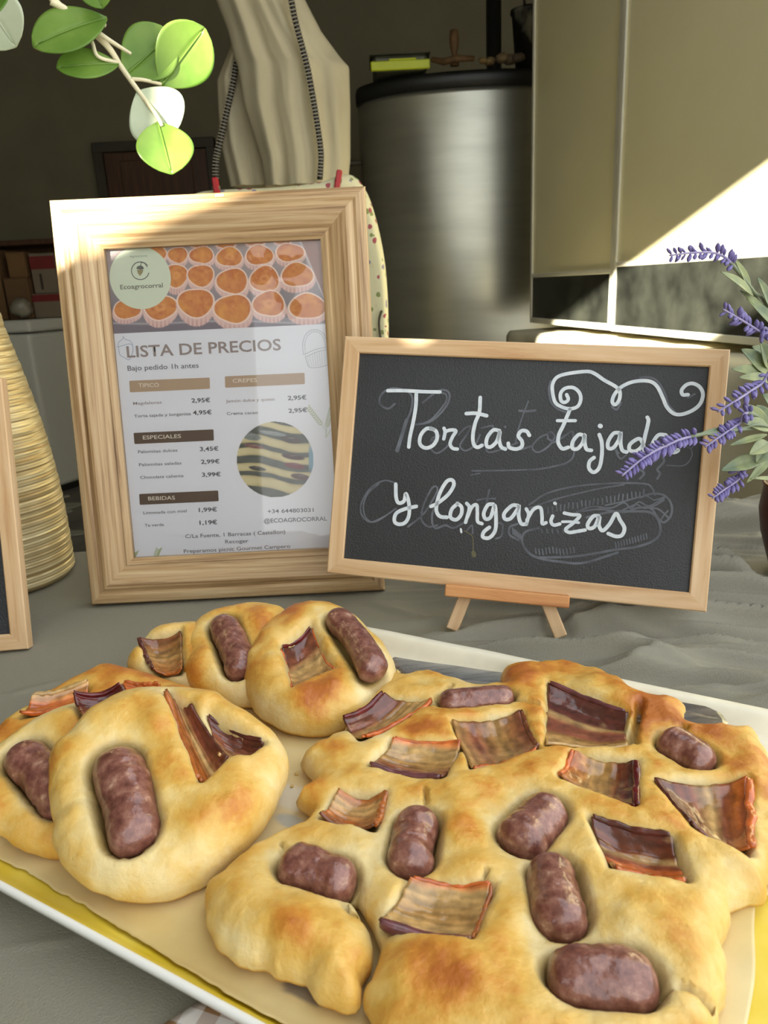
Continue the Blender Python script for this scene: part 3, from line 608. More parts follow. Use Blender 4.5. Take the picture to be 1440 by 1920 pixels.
# muffin photo (positions traced in a crop: scale 3.13, origin 180,430)
MUF = [(760, 82, 55, 26), (930, 72, 55, 24), (1090, 66, 52, 22), (600, 92, 50, 14), (480, 150, 58, 45), (620, 150, 72, 48), (782, 160, 76, 56), (957, 150, 81, 58), (1135, 135, 84, 52), (470, 270, 66, 68), (615, 270, 77, 64), (800, 302, 92, 74), (990, 290, 86, 76), (1180, 265, 94, 70), (180, 470, 80, 54), (375, 455, 98, 74), (585, 430, 106, 84), (805, 465, 110, 84), (1015, 435, 94, 74), (1240, 450, 108, 74), (350, 140, 60, 50)]
def muffins(x, y):
    cx, cy = (x-180)*3.13, (y-430)*3.13
    col = lerpc(S(164, 150, 150), S(132, 124, 132), sstep(100, 560, cy)+.3*n2(cx, cy, .01, 3, 1))
    e1 = (cx-1195)-(cy-60)*.42      # tray side on the right
    col = lerpc(col, S(150, 112, 100)*np.ones_like(col), sstep(-3, 3, e1)); col = lerpc(col, S(214, 204, 206)*np.ones_like(col), np.exp(-(e1/5)**2)*.7)
    col = lerpc(col, S(205, 200, 206)*np.ones_like(col), np.exp(-((cy-545-8*np.sin(cx*.006))/4)**2)*.5)
    col = lerpc(col, S(118, 108, 118)*np.ones_like(col), sstep(548, 560, cy-8*np.sin(cx*.006)))
    for k, (mx_, my, rx, ry) in enumerate(MUF):
        wob = 1+.06*np.sin(3*np.arctan2(cy-my, cx-mx_)+k)
        # paper case
        ex, ey = (cx-mx_)/(rx*1.10), (cy-my-ry*.30)/(ry*1.28); rr = np.hypot(ex, ey)/wob; an = np.arctan2(ey, ex)
        case = sstep(1.03, .98, rr+.02*np.sin(an*44)); pl_ = .5+.5*np.sin((cx-mx_)/rx*26)
        cc_ = lerpc(S(224, 190, 182)*np.ones_like(col), S(188, 142, 136)*np.ones_like(col), pl_*.8*sstep(.3, 1, ey)); col = lerpc(col, cc_, case)
        rim = np.hypot((cx-mx_)/(rx*1.05), (cy-my)/(ry*1.06))/wob; col = lerpc(col, S(240, 216, 200)*np.ones_like(col), sstep(1.02, .98, rim))
        r0 = np.hypot((cx-mx_)/rx, (cy-my)/ry)/wob; nz_ = n2(cx, cy, .045, 3, k); nb_ = n2(cx, cy, .015, 2, k+9)
        top_ = lerpc(S(216, 144, 74)*np.ones_like(col), S(192, 108, 56)*np.ones_like(col), np.clip(.45+nz_*.9+.3*r0**3, 0, 1)); top_ = lerpc(top_, S(226, 160, 70)*np.ones_like(col), np.clip(nb_*.8, 0, 1))
        top_ = lerpc(top_, S(238, 170, 110)*np.ones_like(col), .45*np.exp(-(((r0-.25)/.1)**2))*(k % 3 == 0))
        col = lerpc(col, top_, sstep(.99, .94, r0))
    return col
picture(FQ, [(196, 462), (612, 446), (615, 607), (208, 626)], 330, 130, muffins, PO+.0001, 'printed_muffin_photo', po)
def disc(cx, cy, r, colr, off, name, par, ry=None):
    c = np.array(FQ.uv(cx, cy, off)); rr = abs(FQ.uv(cx+r, cy, off)[0]-c[0]); n = 64
    V = [FQ.pt(c[0]+rr*math.cos(2*math.pi*i/n), c[1]+rr*math.sin(2*math.pi*i/n), off) for i in range(n)]; b = MB(); b.add(V, [tuple(range(n))]); return b.build(name, colr, par)
ink = {}
def inkm(*c):
    if c not in ink: ink[c] = mat('ink_%d_%d_%d' % c, srgb(*c), .5)
    return ink[c]
badge = disc(263, 521, 57.5, inkm(212, 220, 196), PO+.0003, 'printed_badge', po)
# text
def text(s, p0, p1, cap, m_, q, off, par, bold=0.006, name='printed_line'):
    cu = bpy.data.curves.new('txt', 'FONT'); cu.body = s; cu.size = 1; cu.offset = bold; cu.resolution_u = 3
    ob = bpy.data.objects.new('txt', cu); scene.collection.objects.link(ob); bpy.context.view_layer.update()
    me = bpy.data.meshes.new_from_object(ob.evaluated_get(bpy.context.evaluated_depsgraph_get())); bpy.data.objects.remove(ob); bpy.data.curves.remove(cu)
    co = np.zeros(len(me.vertices)*3); me.vertices.foreach_get('co', co); co = co.reshape(-1, 3)
    x0, x1 = co[:, 0].min(), co[:, 0].max(); A, B = np.array(q.uv(*p0, off)), np.array(q.uv(*p1, off)); sx = np.linalg.norm(B-A)/(x1-x0)
    ex = (B-A)/np.linalg.norm(B-A); ey = np.array([-ex[1], ex[0]]); dist = depth(onplane(*p0, q.P, q.n)); sy = cap*dist/FPX/.70*.97
    P = q.P+q.n*off; W = [P+q.ea*(A[0]+(c[0]-x0)*sx*ex[0]+c[1]*sy*ey[0])+q.eb*(A[1]+(c[0]-x0)*sx*ex[1]+c[1]*sy*ey[1]) for c in co]
    me.vertices.foreach_set('co', np.array(W).ravel()); me.update(); me.name = name; me.materials.clear(); return link(name, me, m_, par)
T1 = PO+.0002
G = lambda x, y: (180+x/3.1304, 430+y/3.1304)           # crop of the upper half
H = lambda x, y: (220+x/3.4286, 700+y/3.4286)           # crop of the lower half
dk, br_, wt, tq = inkm(74, 72, 78), inkm(96, 92, 98), inkm(226, 214, 196), inkm(146, 130, 126)
text('Agriturismo', G(197, 166), G(302, 160), 4.2, inkm(150, 160, 140), FQ, T1+.0003, badge)
text('Ecoagrocorral', G(143, 352), G(393, 340), 8.6, inkm(112, 108, 98), FQ, T1+.0003, badge, .012)
# acorn emblem in a ring
def stroke(q, pts, wpx, off, name, m_, par, closed=False, step=2.0, raw=False):
    c = catmull(pts, closed, step=step) if not raw else np.array(pts, float)
    P = np.array([q.uv(x, y, off) for x, y in c]); dist = depth(onplane(*c[0], q.P, q.n)); n = len(P)
    wv = np.full(n, wpx*.5*dist/FPX) if np.isscalar(wpx) else np.interp(np.linspace(0, 1, n), np.linspace(0, 1, len(wpx)), wpx)*.5*dist/FPX
    V = []; F = []
    for i in range(n):
        if closed: d_ = P[(i+1) % n]-P[i-1]
        else: d_ = P[min(i+1, n-1)]-P[max(i-1, 0)]
        d_ = d_/(np.linalg.norm(d_)+1e-9); nn_ = np.array([-d_[1], d_[0]]); V += [q.pt(*(P[i]+nn_*wv[i]), off), q.pt(*(P[i]-nn_*wv[i]), off)]
    for i in range(n if closed else n-1): j = (i+1) % n; F.append((2*i+1, 2*j+1, 2*j, 2*i))
    if not closed:
        for (i, sg) in ((0, -1), (n-1, 1)):
            d_ = (P[1]-P[0]) if i == 0 else (P[-1]-P[-2]); d_ = d_/(np.linalg.norm(d_)+1e-9)*sg; nn_ = np.array([-d_[1], d_[0]]); b0 = len(V); K = 7
            for k in range(K): an = math.pi*k/(K-1)-math.pi/2; V.append(q.pt(*(P[i]+wv[i]*(d_*math.cos(an)+nn_*math.sin(an))), off))
            F.append(tuple(range(b0, b0+K)))
    if par is None: return V, F
    b = MB(); b.add(V, F); return b.build(name, m_, par)
def strokes(q, items, off, name, m_, par):
    b = MB()
    for k, (pts, w) in enumerate(items): V, F = stroke(q, pts, w, off+.000004*(k % 12), '', None, None); b.add(V, F)
    return b.build(name, m_, par)
ring = [G(260+52*math.cos(a), 243-52*math.sin(a)) for a in np.linspace(math.radians(35), math.radians(400-55), 22)][::-1]
em = strokes(FQ, [(ring, 1.6), ([G(262, 215), G(266, 196), G(285, 200), G(300, 222)], 1.2)], T1+.0003, 'printed_emblem', inkm(96, 96, 92), badge)
cup = [G(*p) for p in [(237, 232), (240, 220), (250, 214), (264, 213), (277, 219), (281, 232), (262, 237)]]; b = MB(); b.add([FQ.px(*p, T1+.0003) for p in cup][::-1], [tuple(range(len(cup)))]); b.build('printed_acorn', inkm(96, 96, 92), badge)
nut = [G(*p) for p in [(240, 238), (278, 237), (274, 254), (262, 270), (257, 273), (246, 258)]]; b = MB(); b.add([FQ.px(*p, T1+.0003) for p in nut][::-1], [tuple(range(len(nut)))]); b.build('printed_acorn', inkm(150, 136, 96), badge)
text('LISTA DE PRECIOS', G(183, 752), G(1087, 708), 21.5, tq, FQ, T1, po, .016, 'printed_heading')
text('Bajo pedido 1h antes', G(186, 830), G(603, 812), 9.6, br_, FQ, T1, po)
def rrect(pts, m_, name, off):
    c = []; P = np.array(pts, float)
    for i in range(4):
        p, a, b1 = P[i], P[i-1], P[(i+1) % 4]; ua, ub = (a-p)/np.linalg.norm(a-p), (b1-p)/np.linalg.norm(b1-p); r = 2.2
        for k in range(5): t = k/4; c.append(p+ua*r*(1-t)**2+ub*r*t**2)
    b = MB(); b.add([FQ.px(*p, off) for p in c][::-1], [tuple(range(len(c)))]); return b.build(name, m_, po)
for (c, m_, txt, t0, t1) in [([G(195, 889), G(667, 870), G(669, 936), G(199, 957)], inkm(176, 148, 120), 'TIPICO', G(250, 927), G(370, 924)), ([G(756, 863), G(1224, 842), G(1226, 908), G(758, 930)], inkm(176, 148, 122), 'CREPES', G(803, 900), G(946, 895)),
                             ([H(104, 383), H(618, 360), H(621, 432), H(110, 455)], inkm(84, 62, 46), 'ESPECIALES', H(165, 425), H(410, 415)), ([H(140, 776), H(648, 753), H(652, 822), H(144, 846)], inkm(84, 62, 46), 'BEBIDAS', H(199, 817), H(371, 811))]:
    bb = rrect(c, m_, 'printed_bar', T1-.00003); text(txt, t0, t1, 7.4, wt, FQ, T1+.0001, bb)
for (s_, a, b1, cap, mm, bo) in [('Magdalenas', H(102, 203), H(286, 194), 5.6, tq, .006), ('2,95€', H(477, 188), H(597, 184), 8.0, dk, .02), ('Torta tajada y longaniza', H(108, 284), H(473, 268), 5.6, br_, .006), ('4,95€', H(486, 266), H(607, 262), 8.0, dk, .02),
        ('Jamón dulce y queso', H(698, 188), H(1012, 174), 5.6, tq, .006), ('2,95€', H(1096, 172), H(1216, 167), 8.0, dk, .02), ('Crema cacao', H(704, 268), H(904, 260), 5.6, br_, .006), ('2,95€', H(1101, 254), H(1221, 248), 8.0, dk, .02),
        ('Palomitas dulces', H(134, 514), H(387, 503), 5.8, br_, .006), ('3,45€', H(531, 500), H(651, 496), 8.0, dk, .02), ('Palomitas saladas', H(140, 597), H(413, 585), 5.8, br_, .006), ('2,99€', H(538, 582), H(658, 578), 8.0, dk, .02),
        ('Chocolate caliente', H(148, 679), H(426, 667), 5.8, br_, .006), ('3,99€', H(544, 665), H(665, 661), 8.0, dk, .02), ('Limonada con miel', H(168, 907), H(446, 893), 5.8, br_, .006), ('1,99€', H(524, 891), H(641, 887), 8.0, dk, .02),
        ('Te verde', H(176, 987), H(300, 981), 5.8, br_, .006), ('1,19€', H(529, 973), H(642, 969), 8.0, dk, .02), ('+34 644803031', H(966, 900), H(1262, 890), 7.6, dk, .012), ('@ECOAGROCORRAL', H(943, 962), H(1348, 946), 8.2, dk, .012),
        ('C/La Fuente, 1 Barracas ( Castellon)', H(438, 1060), H(1080, 1030), 7.4, br_, .006), ('Recoger', H(694, 1094), H(843, 1088), 7.4, br_, .006), ('Preparamos picnic Gourmet Campero', H(428, 1156), H(1112, 1122), 7.4, br_, .006)]:
    text(s_, a, b1, cap, mm, FQ, T1, po, bo)
# acorn and basket outlines, wheat ears
strokes(FQ, [([G(*p) for p in [(128, 690), (134, 662), (155, 645), (160, 628), (170, 645), (200, 655), (215, 680), (195, 672), (165, 680), (128, 690)]], .9), ([G(*p) for p in [(132, 690), (140, 735), (165, 752), (195, 765), (215, 720), (216, 680)]], .9)], T1-.00004, 'printed_acorn_outline', inkm(130, 150, 176), po)
bs_ = [([G(*p) for p in [(1218, 735), (1213, 670), (1232, 615), (1272, 590), (1320, 598), (1350, 640), (1362, 700)]], 1.0), ([G(*p) for p in [(1230, 735), (1226, 672), (1244, 624), (1276, 602), (1314, 609), (1340, 648), (1350, 700)]], .8), ([G(*p) for p in [(1222, 735), (1290, 705), (1362, 690)]], 1.0), ([G(*p) for p in [(1228, 750), (1296, 720), (1364, 704)]], 1.0), ([G(*p) for p in [(1228, 745), (1238, 780), (1252, 808), (1290, 812), (1350, 800), (1368, 790)]], 1.0)]
for k in range(9): bs_.append(([G(1240+k*14, 742-k*5), G(1252+k*13, 806-k*1)], .5))
for k in range(14): t = k/13; an = math.pi*(1.0-t); bs_.append(([G(1288+60*math.cos(an), 680-80*math.sin(an)), G(1288+74*math.cos(an), 680-92*math.sin(an))], .45))
strokes(FQ, bs_, T1-.00004, 'printed_basket_outline', inkm(172, 176, 182), po)
wh = [([H(1341, 414), H(1338, 360), H(1312, 330)], .8), ([H(1341, 414), H(1345, 350)], .8), ([H(1341, 414), H(1365, 375), H(1390, 340)], .8)]
for (x0, y0, x1, y1) in [(1312, 330, 1222, 212), (1346, 345, 1376, 225)]:
    L_ = math.hypot(x1-x0, y1-y0); dx, dy = (x1-x0)/L_, (y1-y0)/L_
    for k in range(10):
        t = k/10*L_; cx, cy = x0+dx*t, y0+dy*t
        for sg in (-1, 1): wh.append(([H(cx, cy), H(cx+dx*9-sg*dy*12, cy+dy*9+sg*dx*12)], 1.5)); wh.append(([H(cx+dx*9-sg*dy*12, cy+dy*9+sg*dx*12), H(cx+dx*20-sg*dy*14, cy+dy*20+sg*dx*14)], .8))
for (x0, y0, x1, y1) in [(252, 1178, 272, 1126), (105, 1182, 120, 1150), (95, 1178, 85, 1135)]:
    for k in range(5):
        t = k/5; cx, cy = x0+(x1-x0)*t, y0+(y1-y0)*t
        for sg in (-1, 1): wh.append(([H(cx, cy), H(cx+sg*17, cy-14)], 1.8))
strokes(FQ, wh, T1-.00004, 'printed_wheat', inkm(168, 178, 128), po)
# round photo of breads
def loaves(x, y):
    cx, cy = (x-220)*3.4286-1010, (y-700)*3.4286-555
    w = 14*np.sin(cx*.012)+10*n2(cx, cy, .008, 2, 2); v = cy-.10*cx-w
    col = lerpc(S(90, 96, 90)*np.ones(x.shape+(3,)), S(58, 60, 56)*np.ones(x.shape+(3,)), .5+.8*n2(cx, cy*2, .02, 3, 4))
    for (c, hw) in [(-215, 22), (-105, 30), (-22, 26), (75, 26), (160, 34)]:
        tt = np.abs(v-c)/hw; cc_ = lerpc(S(208, 196, 150)*np.ones_like(col), S(168, 150, 104)*np.ones_like(col), np.clip(tt**2*.8+.4*n2(cx, cy, .02, 2, 7), 0, 1)); col = lerpc(col, cc_, sstep(1.05, .85, tt))
    for (mx_, my, rx, ry, c) in [(110, -130, 75, 26, (60, 44, 44)), (120, -20, 80, 20, (64, 30, 36)), (130, 38, 70, 20, (110, 34, 52)), (170, 110, 70, 22, (84, 56, 58)), (-130, -88, 70, 14, (128, 86, 84)), (-150, -150, 70, 26, (120, 126, 124)), (-110, 55, 60, 16, (70, 70, 66)), (-10, -170, 90, 14, (140, 146, 146))]:
        r0 = np.hypot((cx-mx_)/rx, (cy-my-(cx-mx_)*.15)/ry); col = lerpc(col, S(*c)*(1+.5*n2(cx, cy, .04, 2, 3))[..., None], sstep(1.05, .8, r0)); col = lerpc(col, S(200, 190, 190)*np.ones_like(col), .35*sstep(.5, .1, np.hypot((cx-mx_)/rx, (cy-my+ry*.4)/(ry*.4))))
    col = lerpc(col, S(120, 160, 178)*np.ones_like(col), sstep(216, 226, cx)*sstep(120, 40, np.abs(cy+10)))
    return col
picture(FQ, [(442, 790), (590, 783), (592, 932), (444, 939)], 120, 120, loaves, T1+.00005, 'printed_bread_photo', po, lambda x, y: np.hypot((x-516)/72.5, (y-861.5)/71.5) < 1)
# thin clip on the frame top
o = MB().box(FQ.px(402, 371, .004)-FQ.n*.004, FQ.ea*.010, FQ.eb*.004, FQ.n*.004, .001).build('hanging_tab', M['ash'], pf)

# ================================================================== LARGE BLACKBOARD + EASEL
M['pine'] = wood('pine', [srgb(188, 144, 98), srgb(206, 170, 126), srgb(220, 190, 150)], .5, 7, 110)
M['pine2'] = wood('pine_orange', [srgb(170, 106, 56), srgb(202, 140, 84), srgb(216, 160, 104)], .5, 8, 120)
M['board'] = mat('blackboard', srgb(38, 39, 40), .42, c2=srgb(50, 52, 54), vscale=7, bump=.3, bscale=700, spec=.4)
M['chalk'] = mat('white_marker', srgb(216, 222, 226), .75, c2=srgb(196, 206, 214), vscale=180)
M['ghost'] = mat('erased_marks', srgb(104, 108, 116), .8, c2=srgb(74, 76, 82), vscale=60)
def blackboard(q, root, bw=.0148, th=.012):
    prof = [(0, -th), (0, -.001), (.001, 0), (bw-.001, 0), (bw, -.001), (bw, -.0045), (bw-.003, -th)]
    for s_ in range(4): bar(q, s_, prof, 'frame_bar', M['pine'], root)
    return slab(q, bw-.002, bw-.002, q.w-bw+.002, q.h-bw+.002, -.008, -.0035, 'board_panel', M['board'], root)
BQ = pose([(612, 1074), (1325, 1148), (1372, 655), (648, 630)], scale=.330)
bb = empty('blackboard', tuple(BQ.pt(BQ.w/2, 0)), 'large blackboard with white handwriting in a pine frame on a small easel', 'blackboard')
bp_ = blackboard(BQ, bb); BO = -.0034
cA = lambda L_: [(700+x/4, 680+y/4) for x, y in L_]; cB = lambda L_: [(1000+x/4, 680+y/4) for x, y in L_]; cC = lambda L_: [(660+x/4, 860+y/4) for x, y in L_]; cD = lambda L_: [(920+x/4, 860+y/4) for x, y in L_]
Wt = 7.0
def write(name, items): return strokes(BQ, items, BO+.0003, name, M['chalk'], bp_)
write('letter', [(cA([(108, 210), (240, 210), (370, 217), (500, 220)]), 6.5), (cA([(322, 232), (318, 330), (298, 450), (274, 560), (266, 632)]), 7)])
write('letter', [(cA([(452, 500), (400, 495), (355, 545), (350, 610), (392, 640), (445, 622), (478, 570), (470, 515), (430, 492)]), Wt)])
write('letter', [(cA([(530, 492), (538, 520), (528, 572)]), 6.5), (cA([(536, 518), (580, 505), (620, 512), (592, 560), (576, 610), (595, 642), (630, 648)]), 6.5)])
write('letter', [(cA([(802, 262), (795, 370), (765, 450), (747, 540), (752, 610), (780, 635), (815, 620)]), Wt), (cA([(697, 382), (770, 380), (850, 398)]), Wt)])
write('letter', [(cA([(945, 510), (900, 506), (855, 560), (848, 620), (880, 632), (925, 590), (950, 515), (943, 570), (958, 630), (990, 648)]), Wt)])
write('letter', [(cA([(1170, 545), (1150, 515), (1110, 512), (1088, 550), (1115, 590), (1112, 630), (1070, 648), (1020, 635), (1012, 605)]), Wt)])
write('flourish', [(cB([(250, 240), (262, 275), (237, 298), (208, 285), (205, 230), (240, 192), (300, 188), (345, 225), (355, 280), (330, 330), (270, 346), (210, 330), (165, 298), (145, 230), (145, 160), (180, 108), (260, 82), (400, 66), (460, 82), (530, 130), (615, 178), (648, 215), (645, 275), (615, 315), (592, 295), (605, 245), (650, 190), (720, 152), (800, 136), (880, 142), (930, 180), (970, 260), (1000, 330), (1050, 380), (1110, 388), (1190, 360), (1250, 310), (1272, 240), (1250, 185), (1200, 157), (1150, 165), (1113, 205), (1120, 240), (1160, 240)]), 6.6)])
write('letter', [(cB([(275, 350), (250, 410), (225, 470), (192, 540), (187, 600), (217, 645), (262, 635)]), Wt), (cB([(180, 435), (315, 435)]), 6)])
write('letter', [(cB([(375, 545), (340, 540), (297, 590), (292, 640), (330, 646), (370, 600), (385, 540), (385, 600), (400, 650), (435, 658)]), Wt)])
write('letter', [(cB([(495, 540), (513, 600), (513, 700), (493, 790), (450, 822), (417, 790), (422, 740), (455, 712)]), Wt), (cB([(500, 474), (504, 476)]), 8.5)])
write('letter', [(cB([(640, 525), (600, 532), (562, 590), (562, 640), (600, 638), (640, 580), (655, 525), (655, 610), (670, 660), (700, 670)]), Wt)])
write('letter', [(cB([(855, 410), (863, 440), (840, 540), (818, 620), (770, 663), (722, 655), (727, 610), (790, 570), (818, 600), (832, 660)]), Wt)])
write('letter', [(cB([(992, 542), (940, 542), (902, 590), (892, 640), (940, 650), (985, 600), (1000, 550), (1000, 620), (975, 680)]), Wt)])
write('letter', [(cB([(1155, 594), (1110, 590), (1050, 610), (1020, 632), (1050, 650), (1090, 655), (1060, 675), (1010, 668)]), 6)])
write('letter', [(cC([(328, 192), (331, 290), (350, 332), (390, 318), (404, 262), (426, 330), (428, 420), (400, 478), (350, 492), (318, 468), (332, 410), (400, 376), (482, 358)]), Wt)])
write('letter', [(cC([(592, 358), (640, 335), (720, 270), (763, 200), (753, 162), (715, 167), (672, 230), (642, 310), (633, 390), (660, 433), (712, 440)]), Wt)])
write('letter', [(cC([(790, 338), (748, 380), (738, 438), (780, 458), (818, 420), (822, 365), (790, 335)]), Wt)])
write('letter', [(cC([(860, 335), (880, 370), (852, 478)]), 6.5), (cC([(865, 440), (900, 362), (935, 347), (940, 400), (942, 470), (975, 488)]), 6.5)])
write('letter', [(cC([(1060, 342), (1020, 347), (988, 410), (1002, 452), (1040, 438), (1070, 350), (1080, 450), (1073, 540), (1030, 593), (982, 588), (988, 550), (1030, 515)]), Wt)])
write('letter', [(cC([(1245, 352), (1200, 352), (1142, 410), (1147, 452), (1190, 448), (1240, 380), (1252, 350), (1250, 430), (1270, 488), (1308, 490)]), Wt)])
write('letter', [(cD([(267, 377), (285, 420), (267, 493)]), 6.5), (cD([(272, 460), (320, 382), (372, 367), (385, 430), (387, 488), (415, 480)]), 6.5)])
write('letter', [(cD([(465, 430), (452, 470), (472, 498), (518, 490)]), 6.5), (cD([(480, 333), (485, 337)]), 6)])
write('letter', [(cD([(552, 408), (610, 420), (668, 427), (622, 480), (562, 530), (590, 553), (650, 545), (708, 535)]), 6.5), (cD([(537, 473), (600, 473), (660, 480)]), 5)])
write('letter', [(cD([(810, 430), (770, 432), (728, 490), (738, 523), (780, 508), (815, 435), (812, 500), (840, 540), (892, 490), (940, 412), (970, 460), (1003, 520), (985, 573), (940, 583), (882, 562)]), Wt)])
gh = [(cA([(160, 310), (110, 345), (50, 310), (60, 240), (130, 195), (230, 205), (288, 250), (285, 350), (240, 460), (170, 660)]), 4), (cA([(250, 430), (215, 540), (180, 660)]), 7), (cA([(370, 300), (480, 215), (550, 210), (572, 260), (530, 350), (430, 440), (320, 465)]), 4), (cA([(500, 225), (545, 240), (540, 300), (440, 420), (350, 465)]), 3),
      (cA([(430, 600), (500, 545), (440, 570), (430, 640), (480, 678), (560, 620), (600, 520)]), 3.5), (cA([(640, 540), (690, 490), (730, 480), (700, 540), (650, 620), (690, 660), (760, 620), (800, 540)]), 3.5), (cA([(810, 490), (900, 480), (850, 600), (860, 670), (960, 650), (1080, 600)]), 3.5), (cA([(985, 480), (992, 484)]), 4),
      (cA([(1162, 290), (1120, 400), (1082, 520), (1066, 610)]), 3), (cA([(1095, 360), (1150, 365), (1215, 358)]), 4.5), (cA([(1110, 650), (1190, 625)]), 4), (cA([(1330, 530), (1250, 560), (1192, 630), (1232, 672), (1310, 630), (1360, 560), (1330, 520), (1310, 570), (1380, 600)]), 3.5),
      (cB([(150, 600), (220, 560), (290, 515), (300, 560), (305, 620), (300, 700), (250, 750), (120, 785), (0, 805)]), 3.5), (cA([(740, 812), (1000, 808), (1200, 800), (1300, 790), (1440, 760)]), 3), (cA([(730, 842), (800, 830)]), 2.5),
      (cC([(320, 180), (240, 165), (140, 220), (72, 330), (72, 420), (140, 475), (250, 430)]), 3), (cC([(200, 190), (120, 260), (85, 360), (110, 450), (180, 470), (330, 375)]), 3), (cC([(420, 510), (540, 410), (640, 240), (605, 215), (540, 340), (520, 450), (570, 510), (640, 500)]), 3.5), (cC([(640, 300), (600, 430), (620, 520), (700, 500), (760, 520), (840, 480)]), 4), (cC([(1030, 235), (1015, 300), (1005, 340)]), 3.5), (cC([(940, 312), (1000, 300), (1075, 300)]), 3.5),
      (cC([(860, 540), (900, 500), (905, 560)]), 3), (cC([(1100, 480), (1130, 500), (1120, 580), (1080, 600)]), 3.5),
      (cD([(290, 345), (420, 262), (620, 210), (900, 185), (1150, 188), (1210, 220), (1232, 272)]), 3.5), (cD([(290, 372), (500, 300), (800, 228), (1000, 195)]), 3), (cD([(1120, 290), (1220, 262), (1310, 280), (1357, 350), (1350, 430), (1300, 478), (1270, 460)]), 4), (cD([(640, 400), (760, 360), (900, 370), (1000, 330), (1050, 372), (1110, 325), (1180, 355), (1240, 330), (1312, 288)]), 3), (cD([(860, 350), (1000, 320), (1150, 280), (1190, 290), (1230, 310), (1310, 285)]), 3),
      (cD([(990, 385), (1090, 345), (1150, 372), (1230, 352), (1300, 310)]), 3), (cD([(360, 520), (260, 550), (235, 620), (280, 700), (360, 745), (500, 770), (690, 782), (950, 705)]), 4.5), (cD([(360, 742), (640, 732), (940, 682), (1100, 660), (1230, 610), (1272, 540), (1252, 450), (1190, 402), (1060, 395), (900, 400), (720, 440)]), 4.5), (cD([(680, 395), (820, 380), (1000, 402), (1100, 370), (1200, 375), (1260, 450)]), 3.5), (cD([(1200, 370), (1260, 380), (1330, 440)]), 3.5), (cD([(1280, 450), (1320, 400), (1330, 390)]), 3),
      (cD([(200, 490), (145, 512), (142, 570), (210, 612)]), 4), (cB([(640, 680), (610, 640), (650, 720), (700, 690)]), 3), (cB([(960, 690), (980, 740), (930, 800), (950, 830), (930, 870)]), 4.5), (cB([(800, 800), (830, 830), (800, 870)]), 4.5), (cB([(1140, 630), (1190, 640), (1200, 590)]), 2), (cB([(1180, 640), (1190, 700), (1130, 770), (1000, 770)]), 2)]
for k in range(24): t = k/23; x = 430+720*t; y = 385-125*t+6*math.sin(k*2.1); gh.append((cD([(x, y-20), (x+5*math.sin(k), y+22)]), 3))
for k in range(12): x = 335+26*k; y = 692+8*math.sin(k); gh.append((cD([(x, y-20), (x+6, y+20)]), 2.6))
for k in range(12): x = 935+21*k; y = 648-6*k; gh.append((cD([(x, y-18), (x+6, y+18)]), 2.8))
for k in range(8): x = 380+40*k; gh.append((cD([(x, 530), (x+5, 555)]), 3))
for k in range(5): x = 165+14*k; gh.append((cD([(x, 520+12*k), (x+4, 565+10*k)]), 3))
tag(strokes(BQ, gh, BO+.0001, 'erased_drawing', M['ghost'], bp_), kind='stuff')
_o = strokes(BQ, [(cB([(130, 140), (118, 200), (130, 290), (180, 345), (240, 370)]), 4), (cB([(800, 112), (880, 112), (940, 150), (990, 240), (1010, 310), (1060, 370)]), 4), (cB([(590, 330), (625, 352), (655, 300)]), 4), (cB([(1160, 262), (1210, 236)]), 4)], BO+.00015, 'erased_drawing', M['ghost'], bp_); tag(_o, kind='stuff')
strokes(BQ, [(cC([(840, 540), (900, 580), (908, 640), (908, 700)]), 2), (cC([(910, 705), (915, 725)]), 8)], BO+.0003, 'dried_drip', mat('olive_drip', srgb(92, 88, 60), .6), bp_)
strokes(BQ, [(cC([(816, 528), (820, 552)]), 4)], BO+.0004, 'chip', M['chalk'], bp_)
# easel
es = empty('small_easel', tuple(onz(945, 1190, TABLE)), 'little wooden tripod easel holding the large blackboard', 'easel')
LQ = Quad(BQ.P-BQ.n*.0125, BQ.a, BQ.b)
lx0, lz0 = BQ.uv(833, 1118, .006); lx1, _ = BQ.uv(1067, 1138, .006)
A = BQ.px(833, 1118, .010); B = BQ.px(1067, 1141, .010)
hgt = np.linalg.norm(BQ.px(833, 1096, .010)-A); e_ = N(B-A); upv = N(BQ.eb-e_*(BQ.eb@e_)); nn_ = N(np.cross(e_, upv))
MB().box(A-nn_*.030, e_*np.linalg.norm(B-A), nn_*.030, upv*hgt, .001).build('ledge', M['pine2'], es)
apex = onplane(947, 930, BQ.P-BQ.n*.020, BQ.n)
for (x, y) in [(847, 1181), (1052, 1195)]:
    ft = onz(x, y, TABLE+.004); dv = apex-ft; L_ = np.linalg.norm(dv); dv /= L_; sx = N(np.cross(dv, BQ.n)); nx = np.cross(sx, dv)
    if nx@BQ.n < 0: nx = -nx
    MB().box(ft-sx*.0055-nx*.006, sx*.011, nx*.007, dv*L_*.99, .0008).build('leg', M['pine'], es)
rf = np.array([apex[0]+.02, apex[1]+.12, TABLE+.002]); dv = apex-rf; L_ = np.linalg.norm(dv); dv /= L_
MB().box(rf-np.array([.0055, 0, 0]), (.011, 0, 0), N(np.cross(dv, (1, 0, 0)))*.007, dv*L_*.97, .0008).build('leg', M['pine'], es)
